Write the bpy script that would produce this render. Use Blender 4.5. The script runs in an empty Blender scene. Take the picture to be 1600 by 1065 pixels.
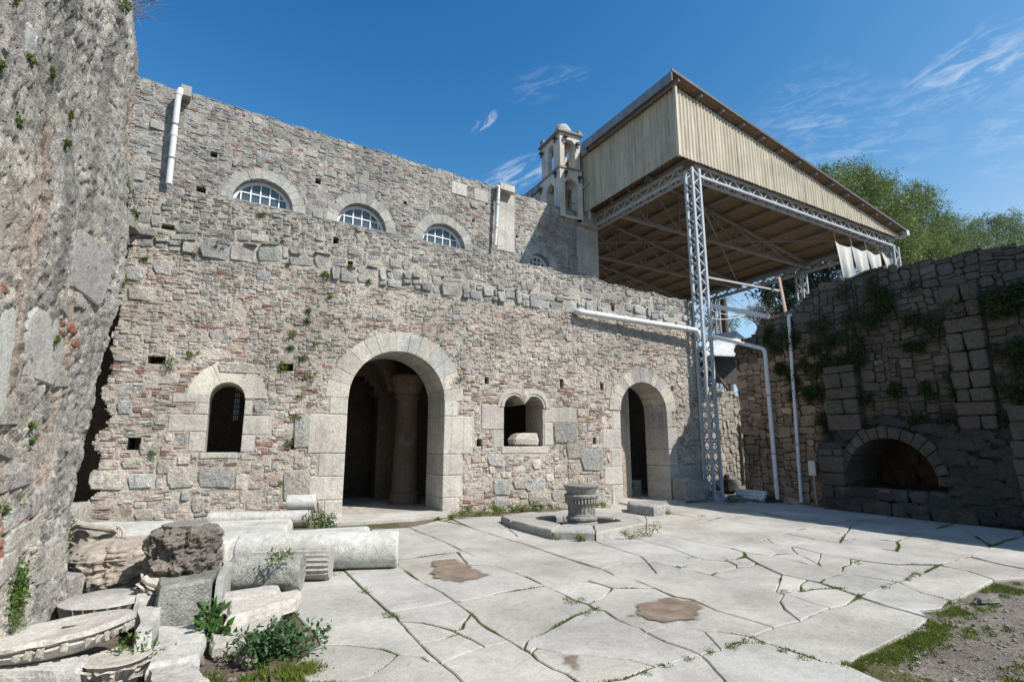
import bpy, math, random, time
from mathutils import Vector, Matrix, noise
T0 = time.time()
sc = bpy.context.scene
C = bpy.context.scene.collection
rnd = random.Random(7)
R = math.radians
# ------------------------------------------------------------------ camera, sky, sun, exposure
PITCH, YAW, EYE, FPX = R(10.75), R(25.75), 1.6, 853.0
cam_d = bpy.data.cameras.new('camera'); cam = bpy.data.objects.new('camera', cam_d); C.objects.link(cam)
cam_d.sensor_width = 36.0; cam_d.lens = 36.0*FPX/1600.0; cam_d.clip_start = 0.05; cam_d.clip_end = 3000
cam.location = (0, 0, EYE); cam.rotation_euler = (R(90)+PITCH, 0, -YAW)
sc.camera = cam
SUN = Vector((0.72, -1.0, 1.31)).normalized()
SUN_EL = math.asin(SUN.z); SUN_AZ = math.atan2(SUN.x, SUN.y)
sc.view_settings.view_transform = 'Standard'; sc.view_settings.look = 'None'
sc.view_settings.gamma = 1; sc.view_settings.use_curve_mapping = False
sc.view_settings.exposure = 0.40
sd = bpy.data.lights.new('sun', 'SUN'); sd.energy = 5.0; sd.angle = R(0.5); sd.color = (1.0, 0.95, 0.88)
so = bpy.data.objects.new('sun', sd); C.objects.link(so)
so.rotation_euler = SUN.to_track_quat('Z', 'Y').to_euler(); so.location = (10, -10, 30)

def fwd(px, py):
    F0 = Vector((math.sin(YAW), math.cos(YAW), 0)); Rt = Vector((math.cos(YAW), -math.sin(YAW), 0)); Z = Vector((0, 0, 1))
    Fw = F0*math.cos(PITCH)+Z*math.sin(PITCH); U = -F0*math.sin(PITCH)+Z*math.cos(PITCH)
    return (Fw*FPX+Rt*(px-800)+U*(532.5-py)).normalized()
def at(px, py, ax, v):
    """world point seen at (px, py) of the 1600 px photograph on the plane coordinate[ax] = v"""
    d = fwd(px, py); o = Vector((0, 0, EYE)); return o+d*((v-o[ax])/d[ax])
def G(px, py, z=0): return at(px, py, 2, z)

def build_world():
    w = bpy.data.worlds.new('World'); sc.world = w; w.use_nodes = True
    nt = w.node_tree; nt.nodes.clear(); N = nt.nodes.new; L = nt.links.new
    out = N('ShaderNodeOutputWorld'); bg = N('ShaderNodeBackground'); bg.inputs['Strength'].default_value = 0.078
    sky = N('ShaderNodeTexSky'); sky.sky_type = 'NISHITA'; sky.sun_disc = False
    sky.sun_elevation = SUN_EL; sky.sun_rotation = SUN_AZ; sky.air_density = 1.0; sky.dust_density = 0.6; sky.ozone_density = 2.6
    tc = N('ShaderNodeTexCoord')
    hs = N('ShaderNodeCombineColor'); sp = N('ShaderNodeSeparateColor'); L(sky.outputs[0], sp.inputs[0])
    for i, (k, g, mx) in enumerate(((.56, 2.9, 4.0), (.98, 1.60, 6.6), (1.66, 1.03, 9.2))):   # the clear, deep blue of the day
        p = N('ShaderNodeMath'); p.operation = 'POWER'; L(sp.outputs[i], p.inputs[0]); p.inputs[1].default_value = g
        q = N('ShaderNodeMath'); q.operation = 'MULTIPLY'; L(p.outputs[0], q.inputs[0]); q.inputs[1].default_value = k
        t = N('ShaderNodeMath'); t.operation = 'MINIMUM'; L(q.outputs[0], t.inputs[0]); t.inputs[1].default_value = mx; L(t.outputs[0], hs.inputs[i])
    total = None
    def math_(op, a, b=None, c=None):
        m = N('ShaderNodeMath'); m.operation = op
        for i, x in enumerate((a, b, c)):
            if x is None: continue
            if isinstance(x, (int, float)): m.inputs[i].default_value = x
            else: L(x, m.inputs[i])
        return m.outputs[0]
    # wisps of cloud: each a direction, a long and a short half width and an amount
    for (x0, y0, x1, y1, wd, amt) in [(1400, 160, 1680, 40, .055, .36), (735, 212, 775, 175, .014, .8), (755, 295, 860, 250, .028, .6),
                                      (1150, 240, 1480, 215, .10, .2), (1180, 200, 1360, 140, .07, .2), (790, 150, 920, 110, .03, .15), (1500, 230, 1700, 190, .07, .2)]:
        a, b = fwd(x0, y0), fwd(x1, y1); c = (a+b).normalized(); t = (b-a); ln = t.length/2; t.normalize(); s = c.cross(t).normalized()
        def dot(v, d=c):
            n = N('ShaderNodeVectorMath'); n.operation = 'DOT_PRODUCT'; L(tc.outputs['Generated'], n.inputs[0]); n.inputs[1].default_value = v; return n.outputs['Value']
        comb = N('ShaderNodeCombineXYZ')
        dt, ds, dc = dot(t), dot(s), dot(c)
        L(math_('MULTIPLY', dt, 9.0), comb.inputs[0]); L(math_('MULTIPLY', ds, 30.0), comb.inputs[1]); comb.inputs[2].default_value = x0*.013
        nz = N('ShaderNodeTexNoise'); nz.inputs['Scale'].default_value = 2.2; nz.inputs['Detail'].default_value = 9; nz.inputs['Roughness'].default_value = .66; nz.inputs['Distortion'].default_value = .7
        L(comb.outputs[0], nz.inputs['Vector'])
        e = math_('ADD', math_('POWER', math_('ABSOLUTE', math_('DIVIDE', dt, ln*1.15)), 2.0), math_('POWER', math_('ABSOLUTE', math_('DIVIDE', ds, wd)), 2.0))
        m = math_('MAXIMUM', math_('SUBTRACT', 1.0, e), 0.0)
        m = math_('MULTIPLY', m, math_('GREATER_THAN', dc, 0.0))
        v = math_('MULTIPLY', math_('MAXIMUM', math_('SUBTRACT', nz.outputs['Fac'], .47), 0.0), 5.2*amt)
        v = math_('MULTIPLY', v, m)
        total = v if total is None else math_('ADD', total, v)
    mix = N('ShaderNodeMixRGB'); L(math_('MINIMUM', total, .85), mix.inputs['Fac']); L(hs.outputs[0], mix.inputs['Color1']); mix.inputs['Color2'].default_value = (9.0, 9.6, 10.4, 1)
    L(mix.outputs[0], bg.inputs['Color']); L(bg.outputs[0], out.inputs['Surface'])
build_world()

# ------------------------------------------------------------------ mesh helpers
class MB:
    def __init__(s): s.v = []; s.f = []; s.c = []
    def add(s, vs, fs, col=(.5, .5, .5)):
        n = len(s.v); s.v.extend([tuple(p) for p in vs]); s.f.extend([tuple(i+n for i in f) for f in fs]); s.c.extend([col]*len(vs)); return s
    def box(s, c, hx, hy, hz, ax=None, col=(.5, .5, .5)):
        c = Vector(c); X, Y, Z = ax or (Vector((1, 0, 0)), Vector((0, 1, 0)), Vector((0, 0, 1)))
        vs = [c+X*hx*i+Y*hy*j+Z*hz*k for i in (-1, 1) for j in (-1, 1) for k in (-1, 1)]
        return s.add(vs, [(0, 1, 3, 2), (4, 6, 7, 5), (0, 4, 5, 1), (2, 3, 7, 6), (0, 2, 6, 4), (1, 5, 7, 3)], col)
    def bar(s, a, b, w, h=None, up=(0, 0, 1), col=(.5, .5, .5)):
        a = Vector(a); b = Vector(b); d = (b-a); l = d.length; d.normalize(); u = Vector(up)
        if abs(d.dot(u)) > .97: u = Vector((1, 0, 0))
        x = d.cross(u).normalized(); z = x.cross(d).normalized()
        return s.box((a+b)/2, l/2, w/2, (h or w)/2, (d, x, z), col)
    def tube(s, pts, r, n=10, col=(.5, .5, .5), caps=True):
        pts = [Vector(p) for p in pts]; rs = r if isinstance(r, (list, tuple)) else [r]*len(pts)
        vs = []; fs = []; prev = None
        for i, p in enumerate(pts):
            d = (pts[min(i+1, len(pts)-1)]-pts[max(i-1, 0)]).normalized()
            if prev is None:
                u = Vector((0, 0, 1)) if abs(d.z) < .9 else Vector((1, 0, 0)); x = d.cross(u).normalized()
            else: x = (prev-d*prev.dot(d)).normalized()
            prev = x; y = d.cross(x)
            for k in range(n):
                a = 2*math.pi*k/n; vs.append(p+(x*math.cos(a)+y*math.sin(a))*rs[i])
        for i in range(len(pts)-1):
            for k in range(n):
                a = i*n+k; b = i*n+(k+1) % n; fs.append((a, b, b+n, a+n))
        if caps: fs.append(tuple(range(n-1, -1, -1))); fs.append(tuple((len(pts)-1)*n+k for k in range(n)))
        return s.add(vs, fs, col)
    def build(s, name, mat, parent=None, smooth=False, kind=None, label=None):
        me = bpy.data.meshes.new(name)
        nv = len(s.v); me.vertices.add(nv); off = None
        import numpy as np
        P = np.array(s.v, dtype=np.float32)
        if parent is not None:
            off = WL[parent.name]; P = P-np.array(off, dtype=np.float32)
        me.vertices.foreach_set('co', P.ravel())
        tot = [len(f) for f in s.f]; st = np.zeros(len(tot), dtype=np.int32); st[1:] = np.cumsum(tot)[:-1]
        me.loops.add(int(sum(tot))); me.polygons.add(len(tot))
        me.loops.foreach_set('vertex_index', np.array([i for f in s.f for i in f], dtype=np.int32))
        me.polygons.foreach_set('loop_start', st)
        me.update(calc_edges=True); me.validate()
        ca = me.attributes.new('Col', 'FLOAT_COLOR', 'POINT')
        cc = np.ones((nv, 4), dtype=np.float32); cc[:, :3] = np.array(s.c, dtype=np.float32); ca.data.foreach_set('color', cc.ravel())
        me.polygons.foreach_set('use_smooth', [bool(smooth)]*len(tot))
        if smooth: me.set_sharp_from_angle(angle=R(38))
        me.materials.append(mat)
        o = bpy.data.objects.new(name, me); C.objects.link(o); WL[o.name] = (0, 0, 0)
        if parent is not None:
            o.parent = parent; WL[o.name] = WL[parent.name]
        if kind: o['kind'] = kind
        if label: o['label'] = label
        return o
WL = {}
def thing(name, label, cat, loc=(0, 0, 0), group=None, kind=None):
    o = bpy.data.objects.new(name, None); C.objects.link(o); o.location = loc; o.empty_display_size = .2
    WL[o.name] = tuple(loc); tag(o, label, cat, group, kind); return o
def tag(o, label=None, cat=None, group=None, kind=None):
    if label: o['label'] = label
    if cat: o['category'] = cat
    if group: o['group'] = group
    if kind: o['kind'] = kind
    return o
def single(name, mb, mat, label, cat, group=None, smooth=False):
    """a thing that is one mesh; its origin goes to its base"""
    P = mb.v; n = len(P); loc = (sum(p[0] for p in P)/n, sum(p[1] for p in P)/n, min(p[2] for p in P))
    mb.v = [(p[0]-loc[0], p[1]-loc[1], p[2]-loc[2]) for p in P]
    o = mb.build(name, mat, smooth=smooth); o.location = loc; return tag(o, label, cat, group)

def jit(c, a=.04, r=rnd):
    k = 1+r.uniform(-a, a)*2.2; return tuple(max(.01, x*k+r.uniform(-a, a)*.22) for x in c)
def fbm(p, o=4, l=2.1, g=.5):
    s = 0; a = 1
    for _ in range(o): s += a*noise.noise(p); p = p*l; a *= g
    return s

# ------------------------------------------------------------------ materials
def mat_base(name):
    m = bpy.data.materials.new(name); m.use_nodes = True; nt = m.node_tree
    b = nt.nodes['Principled BSDF']; return m, nt, b
def mk(nt, t, **kw):
    n = nt.nodes.new(t)
    for k, v in kw.items(): setattr(n, k, v)
    return n
def noise_n(nt, vec, scale, detail=4, rough=.6, dist=0):
    n = mk(nt, 'ShaderNodeTexNoise'); n.inputs['Scale'].default_value = scale; n.inputs['Detail'].default_value = detail
    n.inputs['Roughness'].default_value = rough; n.inputs['Distortion'].default_value = dist; nt.links.new(vec, n.inputs['Vector']); return n.outputs['Fac']
def ramp(nt, fac, stops):
    n = mk(nt, 'ShaderNodeValToRGB'); e = n.color_ramp.elements
    while len(e) < len(stops): e.new(.5)
    for i, (p, c) in enumerate(stops):
        e[i].position = p; e[i].color = (c, c, c, 1) if isinstance(c, (int, float)) else (*c, 1)
    nt.links.new(fac, n.inputs['Fac']); return n.outputs['Color']
def mixc(nt, mode, f, a, b):
    n = mk(nt, 'ShaderNodeMixRGB', blend_type=mode)
    for i, x in ((0, f), (1, a), (2, b)):
        if isinstance(x, (int, float)): n.inputs[i].default_value = x
        elif isinstance(x, tuple): n.inputs[i].default_value = (*x, 1)
        else: nt.links.new(x, n.inputs[i])
    return n.outputs[0]
def posn(nt, sx=1, sy=1, sz=1):
    g = mk(nt, 'ShaderNodeNewGeometry'); m = mk(nt, 'ShaderNodeMapping'); m.inputs['Scale'].default_value = (sx, sy, sz)
    nt.links.new(g.outputs['Position'], m.inputs['Vector']); return m.outputs['Vector']
def stone_mat(name, lichen=.3, lichen_col=(.10, .10, .09), streak=0.0, bump=.5, bscale=22, speck=.35, pale=0.0, moss=0.0, tone=1.0, grain=.8, rough=.92, big=.55):
    m, nt, b = mat_base(name); P = posn(nt)
    at_ = mk(nt, 'ShaderNodeAttribute', attribute_name='Col'); col = at_.outputs['Color']
    if tone != 1.0: col = mixc(nt, 'MULTIPLY', 1.0, col, (tone, tone, tone))
    n1 = noise_n(nt, P, big, 5, .65, .3); col = mixc(nt, 'MULTIPLY', 1.0, col, ramp(nt, n1, [(.3, .68), (.7, 1.18)]))
    n2 = noise_n(nt, P, 13, 7, .78); col = mixc(nt, 'MULTIPLY', speck*1.6 if speck*1.6 < 1 else 1.0, col, ramp(nt, n2, [(.34, .55), (.5, 1.0), (.66, 1.28)]))
    n3 = noise_n(nt, P, 60, 5, .75); col = mixc(nt, 'MULTIPLY', grain, col, ramp(nt, n3, [(.36, .50), (.5, 1.0), (.64, 1.34)]))
    if lichen > 0:
        l1 = noise_n(nt, P, 1.5, 8, .78, .4); f = ramp(nt, l1, [(.62-.3*lichen, 0.0), (.80-.3*lichen, .85)])
        l2 = noise_n(nt, P, 30, 5, .8); f = mixc(nt, 'MULTIPLY', 1.0, f, ramp(nt, l2, [(.38, .15), (.58, 1.0)]))
        col = mixc(nt, 'MIX', f, col, lichen_col)
    if pale > 0:
        l1 = noise_n(nt, P, 2.6, 7, .75, .2); f = ramp(nt, l1, [(.60, 0.0), (.72, pale)]); col = mixc(nt, 'MIX', f, col, (.56, .54, .49))
    if streak > 0:
        S = posn(nt, 2.6, 2.6, .16); s = noise_n(nt, S, 2.2, 6, .7, .25); f = ramp(nt, s, [(.52, 0.0), (.70, streak)]); col = mixc(nt, 'MIX', f, col, (.085, .083, .078))
    if moss > 0:
        l1 = noise_n(nt, P, 2.2, 6, .7, .2); f = ramp(nt, l1, [(.60, 0.0), (.70, moss)]); col = mixc(nt, 'MIX', f, col, (.05, .07, .02))
    nt.links.new(col, b.inputs['Base Color'])
    b.inputs['Roughness'].default_value = rough; b.inputs['Specular IOR Level'].default_value = .18
    h1 = noise_n(nt, P, bscale, 8, .72); h2 = noise_n(nt, P, bscale*.22, 3, .6)
    v = mk(nt, 'ShaderNodeTexVoronoi'); v.inputs['Scale'].default_value = bscale*1.3; nt.links.new(P, v.inputs['Vector'])
    vr = ramp(nt, v.outputs['Distance'], [(.0, 0.0), (.25, 1.0)])
    h = mixc(nt, 'ADD', .6, h1, h2); h = mixc(nt, 'MULTIPLY', .35, h, vr)
    bp = mk(nt, 'ShaderNodeBump'); bp.inputs['Strength'].default_value = bump; bp.inputs['Distance'].default_value = .05
    nt.links.new(h, bp.inputs['Height']); nt.links.new(bp.outputs[0], b.inputs['Normal'])
    return m
def plain_mat(name, col=None, rough=.6, metal=0, spec=.3, var=.12, vscale=6, bump=0.0, bscale=40, trans=0.0):
    m, nt, b = mat_base(name); P = posn(nt)
    if col is None: c = mk(nt, 'ShaderNodeAttribute', attribute_name='Col').outputs['Color']
    else: c = mixc(nt, 'MIX', 0.0, col, col)
    n = noise_n(nt, P, vscale, 6, .7); c = mixc(nt, 'MULTIPLY', 1.0, c, ramp(nt, n, [(.3, 1-var*1.6), (.7, 1+var)]))
    nt.links.new(c, b.inputs['Base Color']); b.inputs['Roughness'].default_value = rough; b.inputs['Metallic'].default_value = metal; b.inputs['Specular IOR Level'].default_value = spec
    if bump:
        h = noise_n(nt, P, bscale, 6, .7); bp = mk(nt, 'ShaderNodeBump'); bp.inputs['Strength'].default_value = bump; bp.inputs['Distance'].default_value = .02
        nt.links.new(h, bp.inputs['Height']); nt.links.new(bp.outputs[0], b.inputs['Normal'])
    if trans:
        t = mk(nt, 'ShaderNodeBsdfTranslucent'); nt.links.new(c, t.inputs['Color']); mx = mk(nt, 'ShaderNodeMixShader'); mx.inputs[0].default_value = trans
        out = nt.nodes['Material Output']; nt.links.new(b.outputs[0], mx.inputs[1]); nt.links.new(t.outputs[0], mx.inputs[2]); nt.links.new(mx.outputs[0], out.inputs['Surface'])
    return m
def clad_mat():
    m, nt, b = mat_base('cladding_sheet'); c = mk(nt, 'ShaderNodeAttribute', attribute_name='Col').outputs['Color']
    s = noise_n(nt, posn(nt, 2.4, 2.4, .22), 2.5, 7, .75, .2); c = mixc(nt, 'MULTIPLY', 1.0, c, ramp(nt, s, [(.35, .70), (.6, 1.08)]))
    n = noise_n(nt, posn(nt), 1.3, 5, .6); c = mixc(nt, 'MULTIPLY', 1.0, c, ramp(nt, n, [(.3, .86), (.7, 1.08)]))
    f = noise_n(nt, posn(nt, 5, 5, 1.2), 3, 7, .8); c = mixc(nt, 'MIX', ramp(nt, f, [(.68, 0.0), (.78, .5)]), c, (.16, .09, .05))
    nt.links.new(c, b.inputs['Base Color']); b.inputs['Roughness'].default_value = .55; b.inputs['Specular IOR Level'].default_value = .25; return m
M = dict(
    rubble=stone_mat('rubble_stone', lichen=.34, bump=1.1, bscale=20, speck=.7, streak=.40, lichen_col=(.14, .135, .125)),
    cut=stone_mat('dressed_limestone', lichen=.34, bump=.5, bscale=18, speck=.34, streak=.3, lichen_col=(.21, .205, .19), grain=.6),
    mortar=stone_mat('lime_mortar', lichen=.2, bump=1.0, bscale=20, speck=.55, lichen_col=(.17, .16, .15)),
    grey=stone_mat('weathered_grey_stone', lichen=.50, bump=1.0, bscale=20, speck=.5, streak=.35, pale=.35, lichen_col=(.12, .12, .115)),
    shade=stone_mat('shade_toned_stone', lichen=.45, bump=.8, bscale=14, speck=.5, moss=.3, lichen_col=(.05, .05, .045)),  # brown stone under lichen and moss, used with tones lowered for shade
    cliff=stone_mat('rough_weathered_face', lichen=.30, bump=1.2, bscale=16, speck=.9, streak=.6, pale=.75, lichen_col=(.15, .145, .13), big=1.3),
    marble=stone_mat('weathered_marble', lichen=.36, bump=.5, bscale=14, speck=.36, grain=.45, streak=.15, lichen_col=(.20, .20, .18)),
    dark_marble=stone_mat('lichened_marble', lichen=.5, bump=.8, bscale=18, speck=.5, lichen_col=(.10, .10, .095)),
    paving=stone_mat('paving_marble', lichen=.30, bump=.30, bscale=9, speck=.20, lichen_col=(.25, .215, .17), big=.8, grain=.35, pale=.35),
    earth=stone_mat('dry_earth', lichen=0, bump=.9, bscale=30, speck=.5),
    plaster=stone_mat('old_plaster', lichen=.22, bump=.3, bscale=10, speck=.3, streak=.35, lichen_col=(.18, .17, .16)),
    steel=plain_mat('painted_steel', rough=.45, spec=.4, var=.12, vscale=5),
    clad=clad_mat(),
    pvc=plain_mat('drain_pipe_plastic', (.62, .62, .62), rough=.4, spec=.4, var=.10, vscale=8),
    cloth=plain_mat('canvas', (.72, .71, .66), rough=.9, var=.06, trans=.25),
    leaf=plain_mat('leaf', rough=.55, spec=.35, var=.2, vscale=3, trans=.35),
    bark=plain_mat('bark', rough=.9, var=.3, bump=.6),
    wood=plain_mat('dark_timber', rough=.85, var=.3, bump=.4),
    white=plain_mat('white_paint', (.72, .74, .76), rough=.4, spec=.4, var=.06),
    black=plain_mat('black_plastic', (.02, .02, .02), rough=.5, var=.2),
)
def glass_mat():
    m, nt, b = mat_base('window_glass'); b.inputs['Base Color'].default_value = (.05, .075, .10, 1); b.inputs['Roughness'].default_value = .12
    b.inputs['Specular IOR Level'].default_value = .8; return m
M['glass'] = glass_mat()
def mud_mat():
    m, nt, b = mat_base('wet_silt'); P = posn(nt); n = noise_n(nt, P, 5, 8, .7)
    nt.links.new(ramp(nt, n, [(.32, (.12, .085, .06)), (.68, (.27, .21, .16))]), b.inputs['Base Color']); b.inputs['Roughness'].default_value = .6
    at_ = mk(nt, 'ShaderNodeAttribute', attribute_name='Col'); g = noise_n(nt, P, 3.5, 9, .72)
    s = mk(nt, 'ShaderNodeMath', operation='ADD'); nt.links.new(at_.outputs['Fac'], s.inputs[0]); nt.links.new(g, s.inputs[1]); al = ramp(nt, s.outputs[0], [(.74, 0.0), (.88, 1.0)])
    t = mk(nt, 'ShaderNodeBsdfTransparent'); mx = mk(nt, 'ShaderNodeMixShader'); nt.links.new(al, mx.inputs[0]); nt.links.new(t.outputs[0], mx.inputs[1]); nt.links.new(b.outputs[0], mx.inputs[2]); nt.links.new(mx.outputs[0], nt.nodes['Material Output'].inputs['Surface'])
    return m
M['mud'] = mud_mat()

# ------------------------------------------------------------------ masonry
class Frame:
    def __init__(s, O, U, N): s.O = Vector(O); s.U = Vector(U).normalized(); s.N = Vector(N).normalized(); s.V = Vector((0, 0, 1))
    def p(s, u, v, d=0): return s.O+s.U*u+s.V*v+s.N*d
    def uv(s, q): q = q-s.O; return q.dot(s.U), q.z
def prism(mb, fr, poly, d0, d1, col, bevel=.012, bulge=0.0, r=rnd, tilt=0):
    """a block: poly in the wall plane (counter-clockwise), from depth d1 (back) to d0 (front), edges rounded off"""
    n = len(poly); cx = sum(p[0] for p in poly)/n; cy = sum(p[1] for p in poly)/n
    ins = []
    tx, ty = (r.uniform(-tilt, tilt), r.uniform(-tilt, tilt)) if tilt else (0, 0); D_ = lambda x, y: tx*(x-cx)+ty*(y-cy)
    for (x, y) in poly:
        dx, dy = cx-x, cy-y; l = math.hypot(dx, dy) or 1; k = min(bevel*1.5/l, .4); ins.append((x+dx*k, y+dy*k))
    vs = [fr.p(x, y, d1) for x, y in poly]+[fr.p(x, y, d0-bevel+D_(x, y)) for x, y in poly]+[fr.p(x, y, d0+D_(x, y)+(r.uniform(-.8, .8)*bulge)) for x, y in ins]+[fr.p(cx, cy, d0+bulge)]
    fs = []
    for i in range(n):
        j = (i+1) % n; fs += [(i, j, n+j, n+i), (n+i, n+j, 2*n+j, 2*n+i), (2*n+i, 2*n+j, 3*n)]
    mb.add(vs, fs, col)
def round_poly(w, h, r, kind):
    if kind == 'brick':
        c = .12*h; j = .07*h; k = .0
    else:
        c = r.uniform(.04, .26)*min(w, h); j = .15*min(w, h); k = r.uniform(-.03, .05)*min(w, h)
    c2 = c*r.uniform(.5, 1.1); a, b = w/2, h/2; R_ = lambda: r.uniform(-j, j)
    pts = [(-a+c, -b+R_()*.5), (a-c2, -b+R_()*.5), (a, -b+c), (a+k, 0+R_()), (a, b-c2), (a-c, b+R_()*.5), (0+R_()*3, b+k*.6), (-a+c2, b+R_()*.5), (-a, b-c), (-a-k*.5, R_())]
    if kind == 'brick': pts = [p for i, p in enumerate(pts) if i not in (3, 9)]
    return pts
def pack(u0, u1, v0, v1, cw, ch, mask, choose, seed):
    """fills the wall with stones of many sizes, laid on a fine grid so none overlap"""
    r = random.Random(seed); nx = int((u1-u0)/cw); ny = int((v1-v0)/ch)
    free = [[mask(u0+(i+.5)*cw, v0+(j+.5)*ch) for i in range(nx)] for j in range(ny)]
    out = []
    for j in range(ny):
        row = free[j]
        for i in range(nx):
            if not row[i]: continue
            w, h, kind = choose(u0+i*cw, v0+j*ch, r); h = min(h, ny-j)
            k = 0
            while k < w and i+k < nx and row[i+k]: k += 1
            w = k; hh = 1
            while hh < h and all(free[j+hh][i+q] for q in range(w)): hh += 1
            h = hh
            if w >= 3 and i+w+1 < nx and row[i+w] and not row[i+w+1]: w += 1
            for q in range(h):
                for t in range(w):
                    if i+t < nx: free[j+q][i+t] = False
            out.append((u0+i*cw, v0+j*ch, w*cw, h*ch, kind, w, h))
    return out
def lay(fr, stones, parent, mat, palette, gap, proud, warp, seed, name='stone', maxparts=300, back=.06, warps=.9, stuffname='small_stones', nobulge=False):
    r = random.Random(seed); items = []
    for (u, v, w, h, kind, cw, ch) in stones:
        g = gap*(r.uniform(.6, 1.3)); ww, hh = w-g, h-g
        if ww < .015 or hh < .012: continue
        cu, cv = u+w/2, v+h/2; tl = r.uniform(-.09, .09) if kind != 'brick' else r.uniform(-.03, .03)
        poly = []
        for (x, y) in round_poly(ww, hh, r, kind):
            x, y = x-y*tl, y+x*tl; X, Y = cu+x, cv+y
            X += warp*noise.noise(Vector((X*warps, Y*warps, seed))); Y += warp*noise.noise(Vector((X*warps, Y*warps, seed+9.3)))
            poly.append((X, Y))
        pr = proud*r.random()**1.6
        col = palette(kind, cu, cv, r)
        nm = {'brick': 'brick', 'block': 'block'}.get(kind, name)
        items.append((w*h, poly, pr, col, min(.011, .16*min(ww, hh)), nm, kind))
    items.sort(key=lambda t: -t[0]); st = MB()
    for k, (a, poly, pr, col, bv, nm, kind) in enumerate(items):
        bl = .001 if kind == 'brick' else bv*.7; tl = .05 if kind == 'brick' else .16
        if k < maxparts:
            mb = MB(); prism(mb, fr, poly, pr, -back, col, bv, bl, r, tl); mb.build(nm, mat, parent)
        else: prism(st, fr, poly, pr, -back, col, bv, bl, r, tl)
    if st.v: st.build(stuffname, mat, parent, kind='stuff')
    return len(items)
def core(fr, u0, u1, v0, v1, cs, mask, thick, parent, mat, col, name='mortar_core', amp=.012, recess=0.0, seed=1, cap=None):
    """mortar body of the wall with its openings: rough front skin, back skin and the sides of every hole"""
    nx = int(round((u1-u0)/cs)); ny = int(round((v1-v0)/cs)); mk_ = [[mask(u0+(i+.5)*cs, v0+(j+.5)*cs) for i in range(nx)] for j in range(ny)]
    idx = {}; mb = MB(); V = []; F = []
    def vid(i, j, b):
        k = (i, j, b)
        if k not in idx:
            u = u0+i*cs; v = v0+j*cs; d = -thick if b else recess+amp*fbm(Vector((u*5, v*5, seed)), 3)
            idx[k] = len(V); V.append(fr.p(u, v, d))
        return idx[k]
    for j in range(ny):
        for i in range(nx):
            if not mk_[j][i]: continue
            F.append((vid(i, j, 0), vid(i+1, j, 0), vid(i+1, j+1, 0), vid(i, j+1, 0)))
            F.append((vid(i, j+1, 1), vid(i+1, j+1, 1), vid(i+1, j, 1), vid(i, j, 1)))
            for (di, dj, a, b) in ((-1, 0, (i, j), (i, j+1)), (1, 0, (i+1, j), (i+1, j+1)), (0, -1, (i, j), (i+1, j)), (0, 1, (i, j+1), (i+1, j+1))):
                ii, jj = i+di, j+dj
                if ii < 0 or jj < 0 or ii >= nx or jj >= ny or not mk_[jj][ii]:
                    F.append((vid(*a, 0), vid(*b, 0), vid(*b, 1), vid(*a, 1)))
    mb.v = [tuple(p) for p in V]; mb.f = F; mb.c = [col]*len(V)
    return mb.build(name, mat, parent)
def voussoirs(fr, cx, cz, r0, r1, a0, a1, n, thick, parent, mat, colf, name='voussoir', proud=.02, var=.0, gap=.012, ry=1.0, seed=3):
    r = random.Random(seed)
    cuts = [a0]+sorted(a0+(a1-a0)*(k+r.uniform(-.18, .18))/n for k in range(1, n))+[a1]
    for k in range(n):
        A, B = cuts[k]+gap/2/r1, cuts[k+1]-gap/2/r1; rr = r1+r.uniform(-var, var)
        m = 4; inner = [(cx+r0*math.cos(A+(B-A)*t/m), cz+ry*r0*math.sin(A+(B-A)*t/m)) for t in range(m+1)]
        outer = [(cx+rr*math.cos(A+(B-A)*t/m), cz+ry*rr*math.sin(A+(B-A)*t/m)) for t in range(m+1)]
        poly = outer+inner[::-1]; mb = MB()
        if A > B: poly = poly[::-1]
        prism_arc(mb, fr, inner, outer, proud+r.uniform(-.006, .01), -thick, colf(r)); mb.build(name, mat, parent)
def prism_arc(mb, fr, inner, outer, d0, d1, col):
    n = len(inner); vs = []
    for d in (d0, d1):
        vs += [fr.p(x, y, d) for x, y in inner]; vs += [fr.p(x, y, d) for x, y in outer]
    fs = []
    for i in range(n-1):
        fs += [(i, n+i, n+i+1, i+1), (2*n+i, 2*n+i+1, 3*n+i+1, 3*n+i), (i, i+1, 2*n+i+1, 2*n+i), (n+i, 3*n+i, 3*n+i+1, n+i+1)]
    fs += [(0, 2*n, 3*n, n), (n-1, 2*n-1, 4*n-1, 3*n-1)]
    mb.add(vs, fs, col)
def jamb(fr, u0, u1, v0, v1, thick, parent, mat, col, name='jamb_block', proud=.015, r=rnd):
    g = .006; mb = MB(); j = .012
    poly = [(u0+g, v0+g), ((u0+u1)/2, v0+g+r.uniform(-.003, .003)), (u1-g, v0+g), (u1-g, v1-g), ((u0+u1)/2, v1-g), (u0+g, v1-g)]
    prism(mb, fr, poly, proud+r.uniform(-.005, .008), -thick, col, .012, .004, r); return mb.build(name, mat, parent)
def in_arch(u, v, cx, hw, z0, zs, ry=1.0):
    if v < z0: return False
    if v <= zs: return abs(u-cx) < hw
    return ((u-cx)/hw)**2+((v-zs)/(hw*ry))**2 < 1

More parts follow.
